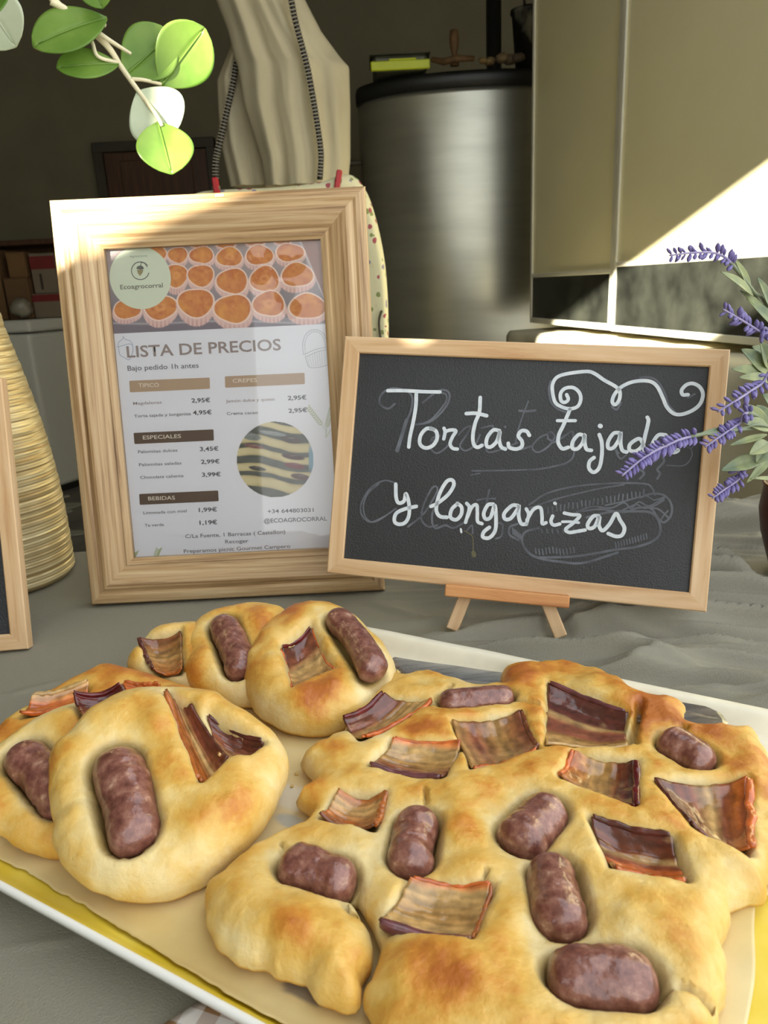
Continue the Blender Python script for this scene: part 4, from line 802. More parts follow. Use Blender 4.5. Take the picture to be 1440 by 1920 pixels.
# ---- second blackboard at the left edge
Pr = onz(53, 1217, TABLE+.002); lean = math.radians(13); eb = N(np.array([-.015, math.sin(lean), math.cos(lean)])); ea = N(np.array([1, .10, .0]))
ea = N(ea-eb*(ea@eb)); Q2 = Quad(Pr-ea*.33, ea*.33, eb*.243)
b2 = empty('blackboard', tuple(Q2.pt(.165, 0)), 'partly visible blackboard in pine frame at the left edge, before the gold vase', 'blackboard')
blackboard(Q2, b2)
es2 = MB(); es2.box(Q2.pt(.15, .15, -.012), Q2.ea*.03, np.array([0, .07, -(Q2.pt(.15, .15, -.012)[2]-TABLE-.002)]), Q2.n*-.003, .0008); es2.build('back_strut', M['mdf'], b2)

# ================================================================== GOLD CONE
gc_ = onz(14, 1085, TABLE); gc_[2] = TABLE+.001; R0 = float(onz(131, 1100, TABLE)[0]-gc_[0])*.86; prof = []
e615 = at(0, 615, gc_[1]); zt_ = float(e615[2]-TABLE); rt = float(e615[0]-gc_[0])
H_ = .40; n_ = 420
for k in range(n_+1):
    z = .006+H_*k/n_; t = z/zt_; r = R0+(rt-R0)*t+.010*math.sin(math.pi*min(1, t)) ; r = max(r, .008)
    prof.append((r+.00022*math.sin(k*1.9)+.00022*math.sin(k*.37)+.0002*math.sin(k*.81), z))
prof = [(R0*.9, 0), (R0-.004, .001)]+prof
nm, nt, nd, ln, bs = nodes('gold_thread'); t = nd.new('ShaderNodeTexCoord'); mp = nd.new('ShaderNodeMapping'); mp.inputs['Scale'].default_value = (5, 5, 260); ln.new(t.outputs['Object'], mp.inputs[0]); nz = nd.new('ShaderNodeTexNoise'); nz.inputs['Scale'].default_value = 1.0; nz.inputs['Detail'].default_value = 6; ln.new(mp.outputs[0], nz.inputs['Vector'])
rp = nd.new('ShaderNodeValToRGB'); ln.new(nz.outputs['Fac'], rp.inputs[0]); e = rp.color_ramp.elements; e[0].position = .35; e[0].color = (*srgb(168, 140, 90), 1); e[1].position = .66; e[1].color = (*srgb(218, 204, 160), 1)
ln.new(rp.outputs[0], bs.inputs['Base Color']); bs.inputs['Metallic'].default_value = .45; bs.inputs['Roughness'].default_value = .38; bp = nd.new('ShaderNodeBump'); bp.inputs['Strength'].default_value = .3; bp.inputs['Distance'].default_value = .0006; ln.new(nz.outputs['Fac'], bp.inputs['Height']); ln.new(bp.outputs[0], bs.inputs['Normal'])
o = MB().lathe(tuple(gc_), prof, 72).build('gold_vase', nm, None, True); tag(o, 'tall tapering gold vase with ribbed thread texture behind the left blackboard', 'vase')
# ================================================================== TRAY, PARCHMENT, KNIFE, NAPKIN
def tp(s, t, z): return TO+TD*s+TN*t+np.array([0, 0, z])
def rr_loop(inset, z, r=.03, n=8):
    s0, s1, t0, t1 = sL+inset, sR-inset, inset, TWID-inset; r = max(.004, r-inset); out = []
    for (cs, ct, a0) in [(s1-r, t1-r, 0), (s0+r, t1-r, 90), (s0+r, t0+r, 180), (s1-r, t0+r, 270)]:
        for k in range(n+1): a = math.radians(a0+90*k/n); out.append(tp(cs+r*math.cos(a), ct+r*math.sin(a), z))
    return out
def loops(ls, cap0=True, cap1=True):
    n = len(ls[0]); V = [v for l in ls for v in l]; F = []
    for k in range(len(ls)-1):
        for j in range(n): F.append((k*n+j, k*n+(j+1) % n, (k+1)*n+(j+1) % n, (k+1)*n+j))
    if cap0: F.append(tuple(range(n))[::-1])
    if cap1: F.append(tuple((len(ls)-1)*n+j for j in range(n)))
    b = MB(); b.add(V, F); return b
Z0 = TABLE+.0035
tray = empty('serving_tray', tuple(tp((sL+sR)/2, TWID/2, Z0)), 'large tray with white rim and yellow inside under the breads', 'tray')
M['tray_white'] = mat('tray_white', srgb(236, 236, 230), .3, coat=.3); M['tray_yellow'] = mat('tray_yellow', srgb(226, 196, 40), .4, c2=srgb(238, 214, 90), vscale=30, coat=.2)
loops([rr_loop(.016, Z0), rr_loop(.004, Z0+.008), rr_loop(0, Z0+.0165), rr_loop(.0008, Z0+.0178), rr_loop(.0030, Z0+.0178), rr_loop(.0040, Z0+.0165), rr_loop(.0048, Z0+.0140)], True, False).build('tray_rim', M['tray_white'], tray, True)
loops([rr_loop(.0048, Z0+.0142), rr_loop(.012, Z0+.006), rr_loop(.017, Z0+.0032), rr_loop(.022, Z0+.0028)], False, True).build('tray_inside', M['tray_yellow'], tray, True)
def ztray(e): return np.interp(e, [.0, .0048, .012, .017, .022], [.0178, .0142, .006, .0032, .0028])+Z0
# parchment
sP = .5*(float((onz(1425, 1710, Z0+.004)-TO)@TD)+float((onz(1385, 1920, Z0+.004)-TO)@TD))
ns, nt_ = 260, 170; ss = np.linspace(sL+.010, sP, ns); tt = np.linspace(.0125, TWID+.003, nt_); Sg, Tg = np.meshgrid(ss, tt, indexing='ij')
edge_w = .0012*n2(Sg, Tg*0, 160, 2, 3)+.0015*n2(Sg, Tg*0, 20, 2, 5)
Tq = Tg+(edge_w+.009*sstep(.16, -.02, Sg))*sstep(.04, .0125, Tg); Sq = Sg+(.004*n2(Tg, Tg*0, 16, 2, 6)+.50*np.maximum(Tg-.16, 0))*sstep(sP-.12, sP, Sg)
e_ = np.minimum(np.minimum(Tq, np.maximum(TWID-Tq, .003)), Sq-sL); zz = ztray(np.clip(e_, .0005, 1))+.0008+.0009*(1+n2(Sg, Tg, 14, 3, 2))+.0005*(1+n2(Sg*1.0, Tg*5, 10, 2, 8))
zz = zz+.004*sstep(sP-.035, sP, Sg)*sstep(0, .05, Tg)
zz = zz+sstep(TWID-.02, TWID-.004, Tg)*.0012
colp = lerpc(S(222, 204, 154)*np.ones(Sg.shape+(3,)), S(210, 184, 122)*np.ones(Sg.shape+(3,)), np.clip(.5+1.0*n2(Sg, Tg, 12, 3, 4), 0, 1))
# cream where the sheet stands clear over the far rim; grease marks
colp = lerpc(colp, S(232, 226, 204)*np.ones_like(colp), sstep(TWID-.05, TWID-.02, Tg))
def local_st(x, y, z=Z0+.004): P = onz(x, y, z)-TO; return float(P@TD), float(P@TN)
for (x, y, rx, ry, c, a) in [(545, 1543, .012, .006, (176, 178, 170), .85), (612, 1540, .010, .005, (190, 190, 180), .5), (575, 1862, .012, .005, (120, 112, 104), .85), (470, 1620, .012, .005, (206, 190, 170), .6), (455, 1650, .03, .010, (206, 196, 180), .5), (740, 1890, .03, .02, (190, 168, 120), .6), (560, 1390, .02, .01, (214, 190, 130), .5), (250, 1720, .03, .01, (212, 184, 120), .5), (560, 1500, .02, .012, (222, 216, 196), .7)]:
    cs_, ct_ = local_st(x, y); rr = np.hypot((Sg-cs_)/rx, (Tg-ct_)/ry)+.3*n2(Sg, Tg, 120, 2, x*.01); colp = lerpc(colp, S(*c)*np.ones_like(colp), a*sstep(1.05, .7, rr))
V = TO+Sq[..., None]*TD+Tq[..., None]*TN; V[..., 2] = zz; idx = np.arange(ns*nt_).reshape(ns, nt_)
F = np.stack([idx[:-1, :-1], idx[1:, :-1], idx[1:, 1:], idx[:-1, 1:]], -1).reshape(-1, 4)
M['parch'] = vcol_mat('parchment', .42, noise=.05, nscale=60, bump=.1, sss=.0)
o = link('baking_paper', mesh('baking_paper', V.reshape(-1, 3), F, True, None, colp.reshape(-1, 3)), M['parch']); tag(o, 'cream baking paper with grease marks lining the tray under the breads', 'baking paper')
sm = o.modifiers.new('t', 'SOLIDIFY'); sm.thickness = .0003; sm.offset = 1
# knife
ZK = Z0+.0062
M['blade'] = mat('scratched_steel', srgb(150, 152, 158), .25, metal=.9, c2=srgb(190, 192, 198), vscale=14, stretch=(2, 14, 2), bump=.1, bscale=150)
kp = [(730, 1226), (777, 1231), (952, 1266), (1150, 1299), (1290, 1320), (1331, 1327), (1352, 1337), (1364, 1353), (1366, 1366), (1360, 1378), (1282, 1368), (1150, 1345), (952, 1313), (800, 1283), (758, 1268), (740, 1250)]
kn = empty('steel_spatula', tuple(onz(1050, 1310, ZK-.001)), 'long flat steel blade lying under the far side of the torn flatbread', 'knife')
P = [onz(x, y, Z0+float(np.interp(x, [730, 952, 1366], [.0062, .0085, .0215]))) for x, y in kp]; n = len(P); cen = sum(P)/n; inner = [p+(cen-p)*.03 for p in P]
b = MB(); V = [p-np.array([0, 0, .0012]) for p in P]+P+[p+np.array([0, 0, .0009]) for p in inner]
b.add(V, [tuple(range(n))]+[((j+1) % n+k*n, j+k*n, j+(k+1)*n, (j+1) % n+(k+1)*n) for k in (0, 1) for j in range(n)]+[tuple(range(2*n, 3*n))[::-1]]); b.build('blade', M['blade'], kn)
# gingham napkin under the near rim
nm, nt, nd, ln, bs = nodes('gingham'); t = nd.new('ShaderNodeTexCoord'); mp = nd.new('ShaderNodeMapping'); mp.inputs['Rotation'].default_value = (0, 0, .35); mp.inputs['Scale'].default_value = (1, 1, 1); ln.new(t.outputs['Object'], mp.inputs[0])
sx_ = nd.new('ShaderNodeSeparateXYZ'); ln.new(mp.outputs[0], sx_.inputs[0]); outs = []
for ax_ in ('X', 'Y'):
    m1 = nd.new('ShaderNodeMath'); m1.operation = 'MULTIPLY'; m1.inputs[1].default_value = 1/.016; ln.new(sx_.outputs[ax_], m1.inputs[0]); m2 = nd.new('ShaderNodeMath'); m2.operation = 'FRACT'; ln.new(m1.outputs[0], m2.inputs[0]); m3 = nd.new('ShaderNodeMath'); m3.operation = 'GREATER_THAN'; m3.inputs[1].default_value = .5; ln.new(m2.outputs[0], m3.inputs[0]); outs.append(m3)
m4 = nd.new('ShaderNodeMath'); m4.operation = 'ADD'; ln.new(outs[0].outputs[0], m4.inputs[0]); ln.new(outs[1].outputs[0], m4.inputs[1]); m5 = nd.new('ShaderNodeMath'); m5.operation = 'MULTIPLY'; m5.inputs[1].default_value = .5; ln.new(m4.outputs[0], m5.inputs[0])
mx = nd.new('ShaderNodeMixRGB'); ln.new(m5.outputs[0], mx.inputs[0]); mx.inputs[1].default_value = (*srgb(216, 210, 204), 1); mx.inputs[2].default_value = (*srgb(140, 104, 66), 1); ln.new(mx.outputs[0], bs.inputs['Base Color']); bs.inputs['Roughness'].default_value = .85
ZN = TABLE+.0015
a, b1 = onz(300, 1925, ZN), onz(372, 1882, ZN); V = [onz(296, 1930, ZN), onz(372, 1882, ZN), onz(470, 1900, ZN), onz(700, 2200, ZN), onz(500, 2400, ZN)]
ctr = sum(V)/len(V); g = catmull(V, True, n=1); b = MB(); n = len(V)
VV = []; RR = 14
for k in range(RR+1):
    f_ = k/RR
    for i in range(n*10):
        q = V[i//10]*(1-(i % 10)/10)+V[(i//10+1) % n]*((i % 10)/10); p = ctr+(q-ctr)*f_; VV.append((p[0], p[1], ZN+.0006*(1+float(n2(p[0], p[1], 40, 2, 9)))))
m_ = n*10; b.add(VV, [(k*m_+j, (k+1)*m_+j, (k+1)*m_+(j+1) % m_, k*m_+(j+1) % m_) for k in range(RR) for j in range(m_)]); o = b.build('gingham_napkin', nm, None, True)
sm = o.modifiers.new('t', 'SOLIDIFY'); sm.thickness = .0008; sm.offset = 1
tag(o, 'tan and white gingham napkin peeking out under the tray at the bottom', 'napkin')

# ================================================================== BREADS
nm, nt, nd, ln, bs = nodes('baked_dough')
at_ = nd.new('ShaderNodeAttribute'); at_.attribute_name = 'bake'; ao = nd.new('ShaderNodeAttribute'); ao.attribute_name = 'oil_dark'
t = nd.new('ShaderNodeTexCoord'); n1 = nd.new('ShaderNodeTexNoise'); n1.inputs['Scale'].default_value = 55; n1.inputs['Detail'].default_value = 6; n1.inputs['Roughness'].default_value = .6; ln.new(t.outputs['Object'], n1.inputs['Vector'])
nB = nd.new('ShaderNodeTexNoise'); nB.inputs['Scale'].default_value = 260; nB.inputs['Detail'].default_value = 4; ln.new(t.outputs['Object'], nB.inputs['Vector'])
ma = nd.new('ShaderNodeMath'); ma.operation = 'MULTIPLY_ADD'; ln.new(n1.outputs['Fac'], ma.inputs[0]); ma.inputs[1].default_value = .9; ma.inputs[2].default_value = -.45
mb_ = nd.new('ShaderNodeMath'); mb_.operation = 'ADD'; ln.new(at_.outputs['Fac'], mb_.inputs[0]); ln.new(ma.outputs[0], mb_.inputs[1])
mc = nd.new('ShaderNodeMath'); mc.operation = 'MULTIPLY_ADD'; ln.new(nB.outputs['Fac'], mc.inputs[0]); mc.inputs[1].default_value = .22; ln.new(mb_.outputs[0], mc.inputs[2])
rp = nd.new('ShaderNodeValToRGB'); ln.new(mc.outputs[0], rp.inputs[0]); e = rp.color_ramp.elements; e[0].position = .0; e[0].color = (*srgb(231, 209, 152), 1); e[1].position = 1.0; e[1].color = (*srgb(176, 100, 36), 1)
for pos, c in [(.30, (225, 191, 114)), (.55, (216, 170, 80)), (.78, (202, 136, 50))]: q = e.new(pos); q.color = (*srgb(*c), 1)
mx = nd.new('ShaderNodeMixRGB'); ln.new(ao.outputs['Fac'], mx.inputs[0]); ln.new(rp.outputs[0], mx.inputs[1]); mx.inputs[2].default_value = (*srgb(150, 122, 62), 1); ln.new(mx.outputs[0], bs.inputs['Base Color'])
bs.inputs['Roughness'].default_value = .42; bs.inputs['Subsurface Weight'].default_value = .12; bs.inputs['Subsurface Radius'].default_value = (.008, .004, .0015); bs.inputs['Subsurface Scale'].default_value = 1.0
hs = nd.new('ShaderNodeMath'); hs.operation = 'MULTIPLY_ADD'; ln.new(nB.outputs['Fac'], hs.inputs[0]); hs.inputs[1].default_value = .35; ln.new(n1.outputs['Fac'], hs.inputs[2])
bp = nd.new('ShaderNodeBump'); bp.inputs['Strength'].default_value = .6; bp.inputs['Distance'].default_value = .0024; ln.new(hs.outputs[0], bp.inputs['Height']); ln.new(bp.outputs[0], bs.inputs['Normal'])
M['dough'] = nm
# sausage skin
nm, nt, nd, ln, bs = nodes('sausage_skin'); t = nd.new('ShaderNodeTexCoord'); n1 = nd.new('ShaderNodeTexNoise'); n1.inputs['Scale'].default_value = 150; n1.inputs['Detail'].default_value = 5; n1.inputs['Roughness'].default_value = .65; ln.new(t.outputs['Object'], n1.inputs['Vector'])
rp = nd.new('ShaderNodeValToRGB'); ln.new(n1.outputs['Fac'], rp.inputs[0]); e = rp.color_ramp.elements; e[0].position = .30; e[0].color = (*srgb(88, 44, 38), 1); e[1].position = .74; e[1].color = (*srgb(192, 156, 132), 1)
q = e.new(.50); q.color = (*srgb(126, 78, 66), 1); q = e.new(.62); q.color = (*srgb(150, 104, 88), 1)
ln.new(rp.outputs[0], bs.inputs['Base Color']); bs.inputs['Roughness'].default_value = .34; bs.inputs['Coat Weight'].default_value = .6; bs.inputs['Coat Roughness'].default_value = .09
n3 = nd.new('ShaderNodeTexNoise'); n3.inputs['Scale'].default_value = 110; n3.inputs['Detail'].default_value = 3; ln.new(t.outputs['Object'], n3.inputs['Vector']); bp = nd.new('ShaderNodeBump'); bp.inputs['Strength'].default_value = .55; bp.inputs['Distance'].default_value = .002; ln.new(n3.outputs['Fac'], bp.inputs['Height']); ln.new(bp.outputs[0], bs.inputs['Normal']); ln.new(bp.outputs[0], bs.inputs['Coat Normal'])
M['sausage'] = nm
M['bacon'] = vcol_mat('bacon', .24, coat=.5, noise=.30, nscale=150, bump=.6)
def seg_dist(P, A, B, closed=False):
    """min distance of P (n,2) to polyline segments A->B (m,2)"""
    out = np.full(len(P), 1e9)
    for a, b1 in zip(A, B):
        d = b1-a; L2 = d@d+1e-18; t = np.clip(((P-a)@d)/L2, 0, 1); out = np.minimum(out, np.hypot(*(P-a-t[:, None]*d).T))
    return out
def inside(P, poly):
    c = np.zeros(len(P), bool); n = len(poly)
    for i in range(n):
        (x0, y0), (x1, y1) = poly[i], poly[(i+1) % n]
        if y0 == y1: continue
        m_ = ((y0 > P[:, 1]) != (y1 > P[:, 1])) & (P[:, 0] < (x1-x0)*(P[:, 1]-y0)/(y1-y0)+x0); c ^= m_
    return c
FAT, FATP, MEAT, DMEAT, CARA, RRED, ORNG, PURP, BRN = (164, 124, 70), (190, 154, 98), (128, 70, 48), (84, 38, 30), (166, 92, 38), (92, 18, 20), (196, 98, 40), (104, 58, 62), (108, 54, 30)
def sausage_mesh(p0, p1, r, nrm, seed, bend=0.06):
    """closed tube with puckered ends"""
    ax = p1-p0; L_ = np.linalg.norm(ax); ax = ax/L_; side = N(np.cross(nrm, ax)); up_ = np.cross(ax, side); nu_, nv_ = 44, 36; V = []
    for i in range(nu_):
        t = -1+2*i/(nu_-1); x = t*(L_/2+r*.92); tt = abs(t); core = (L_/2)/(L_/2+r*.92)
        q = max(0, (tt-core*.92)/(1-core*.92)); rr = r*math.sqrt(max(0, 1-q**2.6)); bx = side*(bend*L_*(1-t*t))*(1 if seed % 2 else -1)
        for j in range(nv_):
            a = 2*math.pi*j/nv_; d_ = side*math.cos(a)+up_*math.sin(a); w = 1+.045*math.sin(t*3.1+seed)+.05*float(0)
            V.append(((p0+p1)/2+ax*x+bx+d_*rr*w, d_, rr))
    P = np.array([v[0] for v in V]); D_ = np.array([v[1] for v in V]); rr = np.array([v[2] for v in V])
    nz_ = fbm(P*120+seed*5, 3); wr = fbm(np.stack([P@ax*330, P@side*60, P@up_*60], -1)+seed, 2)
    P = P+D_*(rr*(.09*nz_+.035*wr))[:, None]; F = [(i*nv_+j, i*nv_+(j+1) % nv_, (i+1)*nv_+(j+1) % nv_, (i+1)*nv_+j) for i in range(nu_-1) for j in range(nv_)]
    return P, F
def bacon_mesh(C, nrm, pal, cu, cv, seed, nu_=30, nv_=36, wave=.0015):
    """C: 4x3 corners; palette runs from edge C0-C1 to edge C3-C2"""
    U, V_ = np.meshgrid(np.linspace(0, 1, nu_), np.linspace(0, 1, nv_), indexing='ij'); U = U[..., None]; V_ = V_[..., None]
    P = C[0]*(1-U)*(1-V_)+C[1]*U*(1-V_)+C[2]*U*V_+C[3]*(1-U)*V_; u, v = U[..., 0], V_[..., 0]
    mid = (C[0]+C[1]+C[2]+C[3])/4; edge = n2(u*4, v*4, 1.5, 2, seed)
    P = P+(P-mid)*(.05*edge*np.maximum(np.abs(2*u-1), np.abs(2*v-1))**3)[..., None]
    h = cu*np.abs(2*u-1)**2.2+cv*np.abs(2*v-1)**2.2+wave*n2(u, v, 3.5, 3, seed+1)+wave*.5*n2(u*.6, v*9, 1.5, 2, seed+2)
    P = P+nrm*h[..., None]; vd = np.clip(v+.07*n2(u, v*2, 2.4, 3, seed+3)+.03*np.sin(u*5+seed), 0, 1)
    ps = np.array([p for p, c in pal]); cs_ = np.array([srgb(*c) for p, c in pal]); col = np.stack([np.interp(vd, ps, cs_[:, k]) for k in range(3)], -1)
    fl = n2(u, v*3, 5, 3, seed+4); col = col*(1+.35*fl+.18*np.sin(vd*38+2*fl))[..., None]; fat_ = np.clip(n2(u, v, 6, 3, seed+6)*1.6-.55, 0, 1); col = lerpc(col, S(196, 160, 110)*np.ones_like(col), fat_*.6)
    idx = np.arange(nu_*nv_).reshape(nu_, nv_); F = np.stack([idx[:-1, :-1], idx[1:, :-1], idx[1:, 1:], idx[:-1, 1:]], -1).reshape(-1, 4)
    return P, F, col
def rind_mesh(pts, nrm, out, wd, ht, c, seed, lumpy=.2):
    """strip of rind following pts; wd across, ht along the normal"""
    n = len(pts); K = 10; V = []; col = []
    for i, p in enumerate(pts):
        k_ = 1-.35*abs(2*i/(n-1)-1)**4
        for j in range(K):
            a = 2*math.pi*j/K+.3; ca, sa = math.cos(a), math.sin(a); ca = math.copysign(abs(ca)**.55, ca); sa = math.copysign(abs(sa)**.55, sa)
            lm = 1+lumpy*float(n2(i*.45, j*.5, 1, 2, seed)); V.append(p+out*wd*ca*lm*k_+nrm*ht*sa*lm*k_); col.append(np.array(srgb(*c))*(1+.5*float(n2(i*.3, j*.3, 1, 3, seed+2))))
    F = [(i*K+j, i*K+(j+1) % K, (i+1)*K+(j+1) % K, (i+1)*K+j) for i in range(n-1) for j in range(K)]+[tuple(range(K))[::-1], tuple((n-1)*K+j for j in range(K))]
    return V, F, col
def bread(name, label, cat, outline, P0, nrm, T, R, saus=(), bac=(), seed=1, res=.0024, ragged=.0008, hmap=None, group=None, bake0=0.0, holes=(), blobs=(), tilt=0.0):
    nrm = N(nrm); eu = N(np.array([1., 0, 0])-nrm*nrm[0]); ev = np.cross(nrm, eu)
    root = empty(name, tuple(P0), label, cat, group); hm = T*.40 if hmap is None else hmap
    def loc(x, y, h): Q = onplane(x, y, P0+nrm*h, nrm)-P0; return np.array([Q@eu, Q@ev])
    def wor(a, b1, h): return P0+eu*a+ev*b1+nrm*h
    poly = catmull([loc(x, y, hm) for x, y in outline], True, step=.0028)
    tn = np.roll(poly, -1, 0)-np.roll(poly, 1, 0); tn /= np.linalg.norm(tn, axis=1)[:, None]; area = .5*np.sum(poly[:, 0]*np.roll(poly[:, 1], -1)-np.roll(poly[:, 0], -1)*poly[:, 1])
    inw = np.stack([-tn[:, 1], tn[:, 0]], -1)*(1 if area > 0 else -1); al = np.arange(len(poly))
    poly = poly+inw*(ragged*fbm(np.stack([poly[:, 0]*150, poly[:, 1]*150, al*0+seed], -1), 3))[:, None]*1.6
    A, B = poly, np.roll(poly, -1, 0); lo, hi = poly.min(0), poly.max(0); pts = []
    for off in (.0006, .0016, .0032, .0055): 
        q = poly+inw*off; keep = inside(q, poly) & (seg_dist(q, A, B) > off*.8); pts.append(q[keep])
    gx_, gy_ = np.meshgrid(np.arange(lo[0], hi[0], res), np.arange(lo[1], hi[1], res*.87)); gx_ = gx_+((np.arange(gx_.shape[0]) % 2)*res*.5)[:, None]
    g = np.stack([gx_.ravel(), gy_.ravel()], -1); g = g+np.random.RandomState(seed).uniform(-.18, .18, g.shape)*res; g = g[inside(g, poly)]; g = g[seg_dist(g, A, B) > .0068]; pts.append(g)
    allp = np.concatenate([poly]+pts); nb_ = len(poly)
    v2, _, f2, *_ = delaunay_2d_cdt([Vector(p) for p in allp], [(i, (i+1) % nb_) for i in range(nb_)], [], 0, 1e-7)
    v2 = np.array([tuple(v) for v in v2]); f2 = [tuple(f) for f in f2]; fc = np.array([v2[list(f)].mean(0) for f in f2]); ok = inside(fc, poly); f2 = np.array([f2[i] for i in range(len(f2)) if ok[i]])
    D = seg_dist(v2, A, B); D[:nb_] = 0; bd = D < 1e-6
    hb0 = T*.30; ee = np.clip(D/R, 0, 1); dome = hb0+(T-hb0)*np.sqrt(np.clip(1-(1-ee)**2.2, 0, 1)); dome = dome*(1+(.17*n2(v2[:, 0], v2[:, 1], 20, 3, seed)+.06*n2(v2[:, 0], v2[:, 1], 70, 2, seed+5))*sstep(0, .01, D))+.0012*n2(v2[:, 0], v2[:, 1], 90, 3, seed+3)*sstep(0, .006, D)
    for (x, y, rp_, a) in blobs: c = loc(x, y, T*.8); rr_ = rp_*np.linalg.norm(wor(*c, 0)-EYE)/FPX; dome = dome+a*np.exp(-(np.hypot(*(v2-c).T)/rr_)**2)
    h = dome.copy(); oil_dark = np.zeros(len(v2)); near = np.full(len(v2), 1e3); items = []
    for k, s_ in enumerate(saus):
        ax_, ay_, bx_, by_, rp_ = s_[:5]; lift = s_[5] if len(s_) > 5 else 0.0
        dist = np.linalg.norm(onplane((ax_+bx_)/2, (ay_+by_)/2, P0+nrm*T, nrm)-EYE); dist = depth(onplane((ax_+bx_)/2, (ay_+by_)/2, P0+nrm*T, nrm)); r = rp_*dist/FPX*1.08; hc = T-.66*r+lift; a, b1 = loc(ax_, ay_, hc), loc(bx_, by_, hc)
        q = seg_dist(v2, [a], [b1])-r; w = r*.40; fl = max(T*.18, hc-r*.9); h = np.minimum(h, fl+(h-fl)*sstep(-.50*r, .34*r, q))
        h = h-(h-fl)*.14*np.exp(-(np.maximum(q, 0)/(.9*r))**2)*(q > 0); h = h+.0*T*np.exp(-((q-w*1.25)/(w*.7))**2)*sstep(.0, .010, D); oil_dark = np.maximum(oil_dark, sstep(.42*r, -.10*r, q)*.85); near = np.minimum(near, q); items.append(('s', wor(*a, hc), wor(*b1, hc), r, k))
    for k, c in enumerate(bac):
        hc = T*.50+c.get('lift', 0); P4 = np.array([loc(x, y, hc+.003) for x, y in c['c']]); q = seg_dist(v2, P4, np.roll(P4, -1, 0)); ins = inside(v2, P4); q = np.where(ins, -q, q)+.0014+.0010*n2(v2[:, 0], v2[:, 1], 120, 2, seed+k); w = .0058; fl = hc-.0030
        tgt = np.minimum(h, fl+np.maximum(h-fl, 0)*sstep(-.004, w, q)); h = np.where(h > fl, tgt, h); h = h-np.maximum(h-fl, 0)*.12*np.exp(-(np.maximum(q, 0)/.009)**2)*(q > 0); h = h+.0*T*np.exp(-((q-w*1.2)/(w*.7))**2)*sstep(.0, .010, D); oil_dark = np.maximum(oil_dark, sstep(.0035, -.001, q)*.8); near = np.minimum(near, q); items.append(('b', np.array([wor(*p, hc) for p in P4]), c, k))
    for (pts_, wpx, dep) in holes:
        c = np.array([loc(x, y, T*.9) for x, y in pts_]); wm = wpx*np.linalg.norm(wor(*c[0], 0)-EYE)/FPX; q = seg_dist(v2, c[:-1], c[1:])+.0006*n2(v2[:, 0], v2[:, 1], 300, 2, 4); h = h-dep*T*sstep(wm, wm*.3, q); oil_dark = np.maximum(oil_dark, .55*sstep(wm*.8, wm*.2, q))  # cracks darkened with the same tone as the oily rims
    h[bd] = hb0
    hr = h/T; bake = .02+.42*sstep(.55, 1.05, hr)+.62*n2(v2[:, 0], v2[:, 1], 34, 4, seed+7)+.22*sstep(.0, .02, near)+bake0-.05; bake -= .35*sstep(.012, .0, near)*sstep(1, .6, hr); edge_b = sstep(.010, .0, D)*.30*(n2(v2[:, 0], v2[:, 1], 18, 2, seed+11)+.35); bake += edge_b; bake = bake+tilt*sstep(lo[0], hi[0], v2[:, 0])
    bake = np.clip(bake, -.1, 1.1)
    n = len(v2); eb = np.clip(D/(R*.7), 0, 1); hbot = hb0*(1-np.sqrt(np.clip(1-(1-eb)**2, 0, 1))); hbot[bd] = hb0
    top = P0+v2[:, :1]*eu+v2[:, 1:]*ev+h[:, None]*nrm; bot = P0+v2[:, :1]*eu+v2[:, 1:]*ev+hbot[:, None]*nrm
    # share the border
    bi = np.arange(n)+n; bi[bd] = np.arange(n)[bd]; keep = ~bd; remap = -np.ones(2*n, int); remap[:n] = np.arange(n); remap[n:][keep] = n+np.arange(keep.sum()); V = np.concatenate([top, bot[keep]]); ar = v2[f2[:, 1]]-v2[f2[:, 0]]; br = v2[f2[:, 2]]-v2[f2[:, 0]]; cw = (ar[:, 0]*br[:, 1]-ar[:, 1]*br[:, 0]) < 0
    f2[cw] = f2[cw][:, ::-1]; fb = remap[bi[f2]][:, ::-1]; F = np.concatenate([f2, fb])
    me = mesh('dough', V, F, True, None, None, {'bake': np.concatenate([bake, np.full(keep.sum(), .55)]), 'oil_dark': np.concatenate([oil_dark, np.zeros(keep.sum())])}); link('dough', me, M['dough'], root)
    for it in items:
        if it[0] == 's':
            _, a, b1, r, k = it; V_, F_ = sausage_mesh(a, b1, r, nrm, seed*7+k); link('sausage', mesh('sausage', V_, F_), M['sausage'], root)
        else:
            _, C, c, k = it; P, F_, col = bacon_mesh(C, nrm, c['pal'], c.get('cu', .003)+.0015, c.get('cv', .004)+.0012, seed*11+k); o = link('bacon_slice', mesh('bacon_slice', P.reshape(-1, 3), F_, True, None, col.reshape(-1, 3)), M['bacon'], root)
            sm = o.modifiers.new('t', 'SOLIDIFY'); sm.thickness = .0016; sm.offset = 0
            for ed, cc_ in c.get('rind', {}).items():
                row = {'v0': P[:, 0], 'v1': P[:, -1], 'u0': P[0, :], 'u1': P[-1, :]}[ed]; mid = C.mean(0); out_ = row[len(row)//2]-mid; out_ = N(out_-nrm*(out_@nrm)); col3, wd_, ht_ = cc_[0], cc_[1], cc_[2]
                V_, F_, cl_ = rind_mesh(list(row[1:-1]+out_*wd_*.5), nrm, out_, wd_, ht_, col3, seed+k*3+len(ed), cc_[3] if len(cc_) > 3 else .2); link('rind', mesh('rind', V_, F_, True, None, cl_), M['bacon'], o)
    return root
ZT = Z0+.0048
c5 = lambda L_: [(360+x/2.4, 1200+y/2.4) for x, y in L_]; c6 = lambda L_: [(900+x/2.6667, 1200+y/2.6667) for x, y in L_]; c3 = lambda L_: [(x/2.5714, 1120+y/2.5714) for x, y in L_]; c4 = lambda L_: [(220+x/2.5714, 1120+y/2.5714) for x, y in L_]
